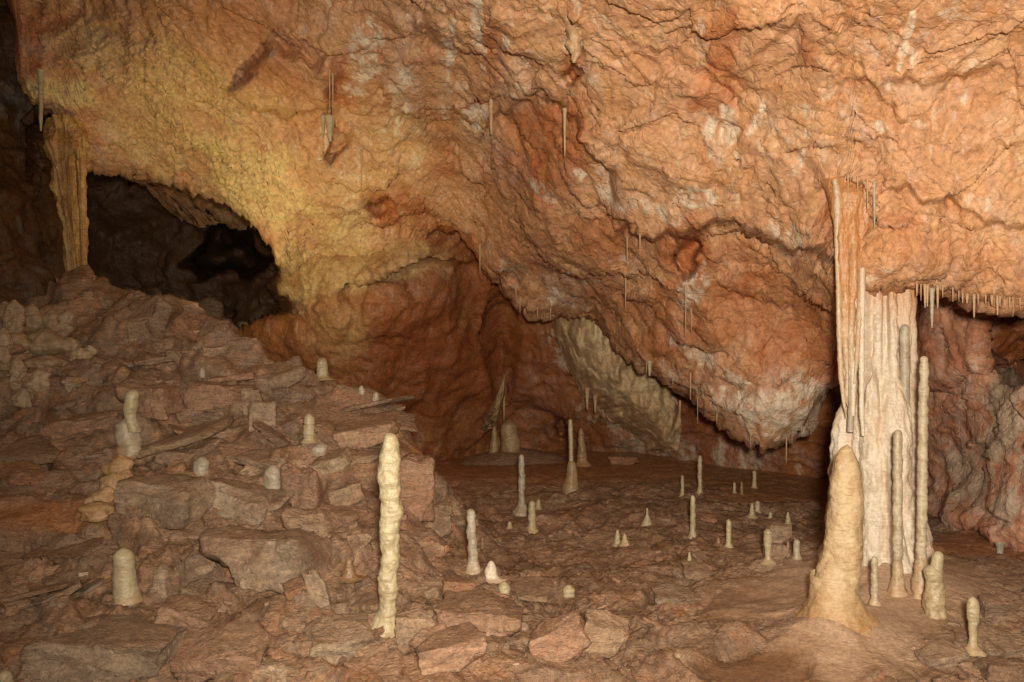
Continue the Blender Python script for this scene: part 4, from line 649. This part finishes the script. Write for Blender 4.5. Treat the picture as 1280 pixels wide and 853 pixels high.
# ---------------- pale flowstone cluster at upper left
def lump(name, px, py, w, h, Y, mat, parent, loc, seed=0, squash=.8, amp=.22):
    s_ = math.sin; k = np.linspace(0, math.pi, 14); return dripstone(name, [(px, py-h/2*math.cos(a), max(.5, w*math.sin(a))) for a in k], Y, mat, parent, loc, seg=56, step=1.0, noise_amp=amp*1.5, ring_amp=.05, ring_f=6, lumps=1.7, squash=squash, seed=seed)
g = ground(70, 450); t = empty('flowstone_cluster', g); tag(t, 'cluster of pale knobbly flowstone lumps on the upper left of the rubble', 'flowstone')
for i, (px, py, w, h) in enumerate(LOBES): lump('lobe', px, py, w, h, ground(px, py+h*.3)[1]-.03, M_FLOW, FLOWT, FLOWG, seed=400+i)
M_LUMP = mat_calcite('dull_pale_flowstone', (.46,.34,.21), (.36,.245,.14), (.23,.14,.08), streak=.4, orange=(.22,.12,.06), bump=.7)
for i, (px, py, w, h) in enumerate([(57,430,42,36),(64,405,26,34),(40,400,26,40),(18,405,24,60),(78,412,26,24),(86,432,30,20),(100,446,26,22),(60,455,44,20),(22,470,22,46),(48,478,30,34),(38,496,36,36),(20,430,30,30),(4,440,24,60),(84,398,18,20),(112,440,16,16),(6,392,26,30)]):
    Yl_ = min(ground(px, py+h*.35)[1], 7.9); lump('lobe', px, py, w, h, Yl_+.02, M_LUMP, t, g, seed=200+i)
# ================================================================== ROCKS
def rock_mesh(seed, flat):
    r = random.Random(seed); bm = bmesh.new(); bmesh.ops.create_cube(bm, size=1.0); wy = r.uniform(.65, .95)
    for v in bm.verts: v.co = Vector((v.co.x*r.uniform(.85, 1.1), v.co.y*wy*r.uniform(.8, 1.1), v.co.z*flat*r.uniform(.75, 1.15)))
    for k in range(r.choice([3, 4, 5, 6])):
        nn = Vector((r.uniform(-1, 1), r.uniform(-1, 1), r.uniform(-.8, .8)/max(flat, .35))).normalized()
        ext = max(v.co.dot(nn) for v in bm.verts); bmesh.ops.bisect_plane(bm, geom=list(bm.verts)+list(bm.edges)+list(bm.faces), plane_co=nn*ext*r.uniform(.62, .85), plane_no=nn, clear_outer=True)
        bmesh.ops.contextual_create(bm, geom=[e for e in bm.edges if e.is_boundary])
    bmesh.ops.recalc_face_normals(bm, faces=bm.faces)
    bmesh.ops.dissolve_limit(bm, angle_limit=.25, verts=bm.verts, edges=bm.edges)
    bmesh.ops.bevel(bm, geom=list(bm.edges), offset=.02, segments=1, affect='EDGES', clamp_overlap=True)
    bmesh.ops.triangulate(bm, faces=bm.faces); 
    for k in range(3):
        L = [e for e in bm.edges if e.calc_length() > .13]
        if seed >= 300: break
        if L: bmesh.ops.subdivide_edges(bm, edges=L, cuts=1); bmesh.ops.triangulate(bm, faces=[f for f in bm.faces if len(f.verts) > 3])
    bm.normal_update(); co = np.array([v.co[:] for v in bm.verts], F); no = np.array([v.normal[:] for v in bm.verts], F)
    am = .3 if seed >= 300 else 1.0
    d = .07*fbm(co*F(2.0)+F(seed), 4, seed, .6)+.03*perlin(warp(co, 2, .12, seed)*np.array([2, 2, 13], F)+F(seed), seed+1)+.012*perlin(co*F(14), seed+2)
    hh, ee, cc = plates(co+F(seed*3), (3.2, 3.2, 5), seed, 1.0); d = d+.03*hh
    co = co+no*(am*d)[:, None].astype(F)
    for v, c in zip(bm.verts, co): v.co = c
    me = bpy.data.meshes.new('rock'); bm.to_mesh(me); bm.free(); me.polygons.foreach_set('use_smooth', [True]*len(me.polygons)); me.materials.append(M_ROCK)
    me.set_sharp_from_angle(angle=math.radians(55)); return me
SLAB = [rock_mesh(100+i, .26+.05*(i % 3)) for i in range(9)]; BLOCK = [rock_mesh(200+i, .6+.1*(i % 3)) for i in range(9)]
TINTED = {}
LOWS = [rock_mesh(300+i, .35+.12*(i % 4)) for i in range(8)]
def put_rock(px, py, w, h, roll=0, yaw=None, pitch=None, flat=None, name='rock', r=random, parent=None, mesh=None, mat=None, sink=.20):
    """centre of the visible face at px,py; size w x h in px"""
    g = ground(px, py+h*.40); Y = g[1]; W = w/1000*Y; H = h/1000*Y
    flatk = (h/w < .55) if flat is None else flat; me = mesh or r.choice(SLAB if flatk else BLOCK)
    dims = [max(v.co[i] for v in me.vertices)-min(v.co[i] for v in me.vertices) for i in range(3)]
    if mat is not None:
        key = (me.name, mat.name)
        if key not in TINTED: TINTED[key] = me.copy(); TINTED[key].materials.clear(); TINTED[key].materials.append(mat)
        me = TINTED[key]
    o = bpy.data.objects.new(name, me); COL.objects.link(o)
    pit = pitch if pitch is not None else r.uniform(-.1, .5)
    ca = abs(math.cos(math.radians(roll))); sa = abs(math.sin(math.radians(roll)))
    w0, h0 = W, H
    if sa > .05 and ca > sa: den = ca*ca-sa*sa if ca*ca-sa*sa > .3 else .3; w0 = max((W*ca-H*sa)/den, W*.6); h0 = max((H*ca-W*sa)/den, H*.35)
    o.scale = (w0/dims[0], w0*r.uniform(.65, .9)/dims[1], h0/dims[2]*(.92 if flatk else 1))
    o.rotation_euler = (Matrix.Rotation(math.radians(-roll), 3, 'Y') @ Matrix.Rotation(pit, 3, 'X') @ Matrix.Rotation(yaw if yaw is not None else r.uniform(-.5, .5), 3, 'Z')).to_euler()
    o.location = (g[0], Y+H*.38, g[2]+H*sink)
    if parent is not None: o.parent = parent
    return o
R_TAN = mat_rubble('tan_rock', [(.48,.36,.23), (.38,.27,.17), (.25,.165,.10)]); R_PINK = mat_rubble('reddish_rock', [(.48,.29,.185), (.40,.225,.14), (.27,.15,.095)])
R_GREY = mat_rubble('grey_brown_rock', [(.46,.36,.26), (.34,.26,.18), (.19,.135,.09)]); R_DARK = mat_rubble('dark_brown_rock', [(.24,.155,.10), (.175,.11,.068), (.11,.065,.04)]); R_ORNG = mat_rubble('orange_rock', [(.46,.22,.11), (.38,.165,.075), (.27,.11,.05)])
BIG = [(225,548,110,40,14,R_TAN,'long tan slab tilted up to the right beside the stacked lumpy stalagmite',1),(370,612,58,90,-4,R_PINK,'upright reddish block with flat face in the middle of the slope',0),(200,625,104,56,0,R_GREY,'grey brown blocky boulder with vertical cracks below the stacked stalagmite',0),
 (300,625,100,60,-10,R_GREY,'pointed grey slab leaning on the reddish block',0),(410,580,60,40,20,R_TAN,'pale tan wedge above the reddish block',0),(430,620,54,40,15,R_TAN,'rounded tan stone right of the reddish block',0),(425,645,60,26,-3,R_PINK,'flat pinkish stone wedged under the rounded tan stone',1),
 (270,500,90,50,-6,R_PINK,'pinkish square block high in the middle of the slope',0),(310,505,30,54,4,R_GREY,'narrow upright grey block beside the pinkish square block',0),(322,525,36,48,0,R_GREY,'small grey slab face right of the narrow upright block',0),(235,505,50,50,30,R_DARK,'dark slanting boulder left of the pinkish square block',0),
 (180,495,70,44,0,R_PINK,'dull pink flat faced block behind the pale stalagmite head',0),(45,740,96,26,12,R_PINK,'pinkish sharp edged slab jutting from the lower left',1),(130,815,190,74,-4,R_GREY,'broad rounded grey boulder at the bottom left',0),(330,690,150,70,0,R_GREY,'wide wrinkled boulder left of the tall post',0),
 (392,745,46,80,15,R_GREY,'steep grey block just left of the foot of the tall post',0),(145,662,50,50,-20,R_DARK,'dark brown oval boulder under the orange flowstone',0),(520,790,56,50,0,R_GREY,'rounded grey boulder at the foot of the tall post',0),(80,690,90,20,4,R_DARK,'thin dark slab above the pinkish sharp slab',1),
 (700,800,96,80,24,R_PINK,'large pointed pinkish grey block at the bottom centre',0),(755,800,80,70,-20,R_TAN,'tan triangular block right of the pointed pinkish one',0),(570,735,46,24,-4,R_ORNG,'bright orange brick shaped stone near the pinkish stump',0),(552,690,26,22,20,R_ORNG,'orange stone left of the slender bent stalagmite',0),
 (512,612,66,96,3,R_PINK,'tall shadowed boulder forming the right shoulder of the mound',0),(455,540,90,46,10,R_PINK,'smooth reddish brown boulder on the right shoulder of the mound',0),(470,505,80,24,12,R_GREY,'long flat boulder capping the right end of the crest',1),(325,572,60,20,-8,R_GREY,'thin pale grey slab above the egg shaped knob',1),
 (340,545,50,30,-30,R_DARK,'dark triangular slab under the small grey faces',0),(195,405,60,36,60,R_DARK,'dark slab standing on edge at the top of the slope',1),(240,405,30,28,0,R_ORNG,'rusty block at the top of the slope beside the dark slab',0),(290,478,60,20,6,R_PINK,'low reddish ledge stone near the crest',1),
 (100,530,90,40,8,R_PINK,'brown ledge block left of the stacked stalagmite',0),(60,560,120,24,-4,R_DARK,'long dark ledge slab at the left edge',1),(230,770,80,50,-15,R_PINK,'reddish boulder in the lower left rubble',0),(275,820,120,50,5,R_PINK,'flat red brown boulder at the bottom beside the broad grey one',0),
 (420,800,90,50,-5,R_GREY,'grey brown boulder below the foot of the tall post',0),(600,770,120,50,4,R_PINK,'broad low reddish boulder right of the tall post',0),(560,815,100,50,10,R_PINK,'angular red brown rock at the bottom centre left',0),(845,745,60,20,-4,R_GREY,'flat brown slab at the edge of the wet floor',1),
 (870,715,40,20,-10,R_TAN,'small tan stone beside the short cream stub',0),(975,668,32,26,0,R_GREY,'grey stone carrying a small pointed peg',0),(972,690,28,22,0,R_GREY,'grey stone behind the white peg',0),(780,575,40,14,0,R_ORNG,'low orange stone near the far wall',0),(1180,822,60,24,8,R_GREY,'rounded wet stone at the lower right edge',0),
 (1250,768,36,30,0,R_BROWN2 if False else R_DARK,'dark round stone right of the lone club stalagmite',0),(1255,805,70,26,0,R_GREY,'wet brown stone at the right edge',1),(1265,732,40,8,0,R_TAN,'thin pale stone on the wet floor at the right',1),(1262,840,60,26,0,R_DARK,'dark wet stone in the bottom right corner',0),(650,735,90,14,4,R_TAN,'long thin pale slab edge in the middle rubble',1),(575,650,46,14,0,R_TAN,'thin pale slab behind the slender bent stalagmite',1)]
rr = random.Random(5)
for (px, py, w, h, roll, m, lab, fl) in BIG:
    o = put_rock(px, py, w, h, roll, yaw=rr.uniform(-.3, .3), pitch=rr.uniform(-.15, .3), flat=bool(fl), r=rr, mat=m, name='flat_rock' if fl else 'boulder', sink=.30); tag(o, lab, 'rock')
# loose stones of the slope and the floor, larger ones single
cand = []
while len(cand) < 430:
    z = rr.random()
    if z < .58: px = rr.uniform(-20, 560); py = rr.uniform(385, 860)
    elif z < .86: px = rr.uniform(530, 1040); py = rr.uniform(610, 790)
    elif z < .94: px = rr.uniform(480, 900); py = rr.uniform(740, 860)
    else: px = rr.uniform(1130, 1290); py = rr.uniform(770, 860)
    g = ground(px, py)
    if px < 560 and (abs(426.5+(CAMZ-g[2])/g[1]*1000-py) > 14): continue
    if 860 < px < 1180 and py > 705: continue
    if py < 690 and px < 120 and py > 635 and rr.random() < .8: continue
    if 780 < px < 1040 and py < 640 and rr.random() < .8: continue
    far = max(0, min(1, (py-560)/260)); sz = (7+26*rr.random()**3)*(1.3 if px < 540 else (.45+.6*far)); fl = rr.random() < (.4 if px < 540 else .6)
    cand.append((sz, px, py, fl))
cand.sort(reverse=True)
MV, MF, MC, off = [], [], [], 0; cache = {}
for i, (sz, px, py, fl) in enumerate(cand):
    hh = sz*(rr.uniform(.3, .5) if fl else rr.uniform(.55, .9))
    if i < 190: put_rock(px, py, mat=rr.choice([None, None, None, R_TAN, R_PINK, R_ORNG, R_GREY, R_TAN]), w=sz*(1.7 if px < 540 else 1.3), h=hh*(1.7 if px < 540 else 1.2), sink=.0 if px < 540 else -.08, roll= rr.uniform(-22, 22), flat=fl, r=rr, parent=rubble, yaw=rr.uniform(-.9, .9))
    else:
        o = put_rock(px, py, sz*1.2, hh*1.1, rr.uniform(-25, 25), sink=.05, flat=fl, r=rr, yaw=rr.uniform(-1.5, 1.5), name='tmp', mesh=rr.choice(LOWS)); M_ = np.array(o.matrix_basis); me = o.data
        if me.name not in cache:
            v = np.empty(len(me.vertices)*3, F); me.vertices.foreach_get('co', v); tr = np.empty(len(me.polygons)*3, np.int32); me.polygons.foreach_get('vertices', tr); cache[me.name] = (v.reshape(-1, 3), tr.reshape(-1, 3))
        v, tr = cache[me.name]; MV.append(v@M_[:3, :3].T+M_[:3, 3]); MF.append(tr+off); off += len(v); MC.append(np.tile([rr.random(), 0, 0, 0], (len(v), 1))); bpy.data.objects.remove(o)
MC = np.concatenate(MC); so = np_mesh('loose_stones', np.concatenate(MV), np.concatenate(MF), M_RUB, {'maskA': MC*0, 'maskB': MC}, smooth=False); so.parent = rubble; so['kind'] = 'stuff'
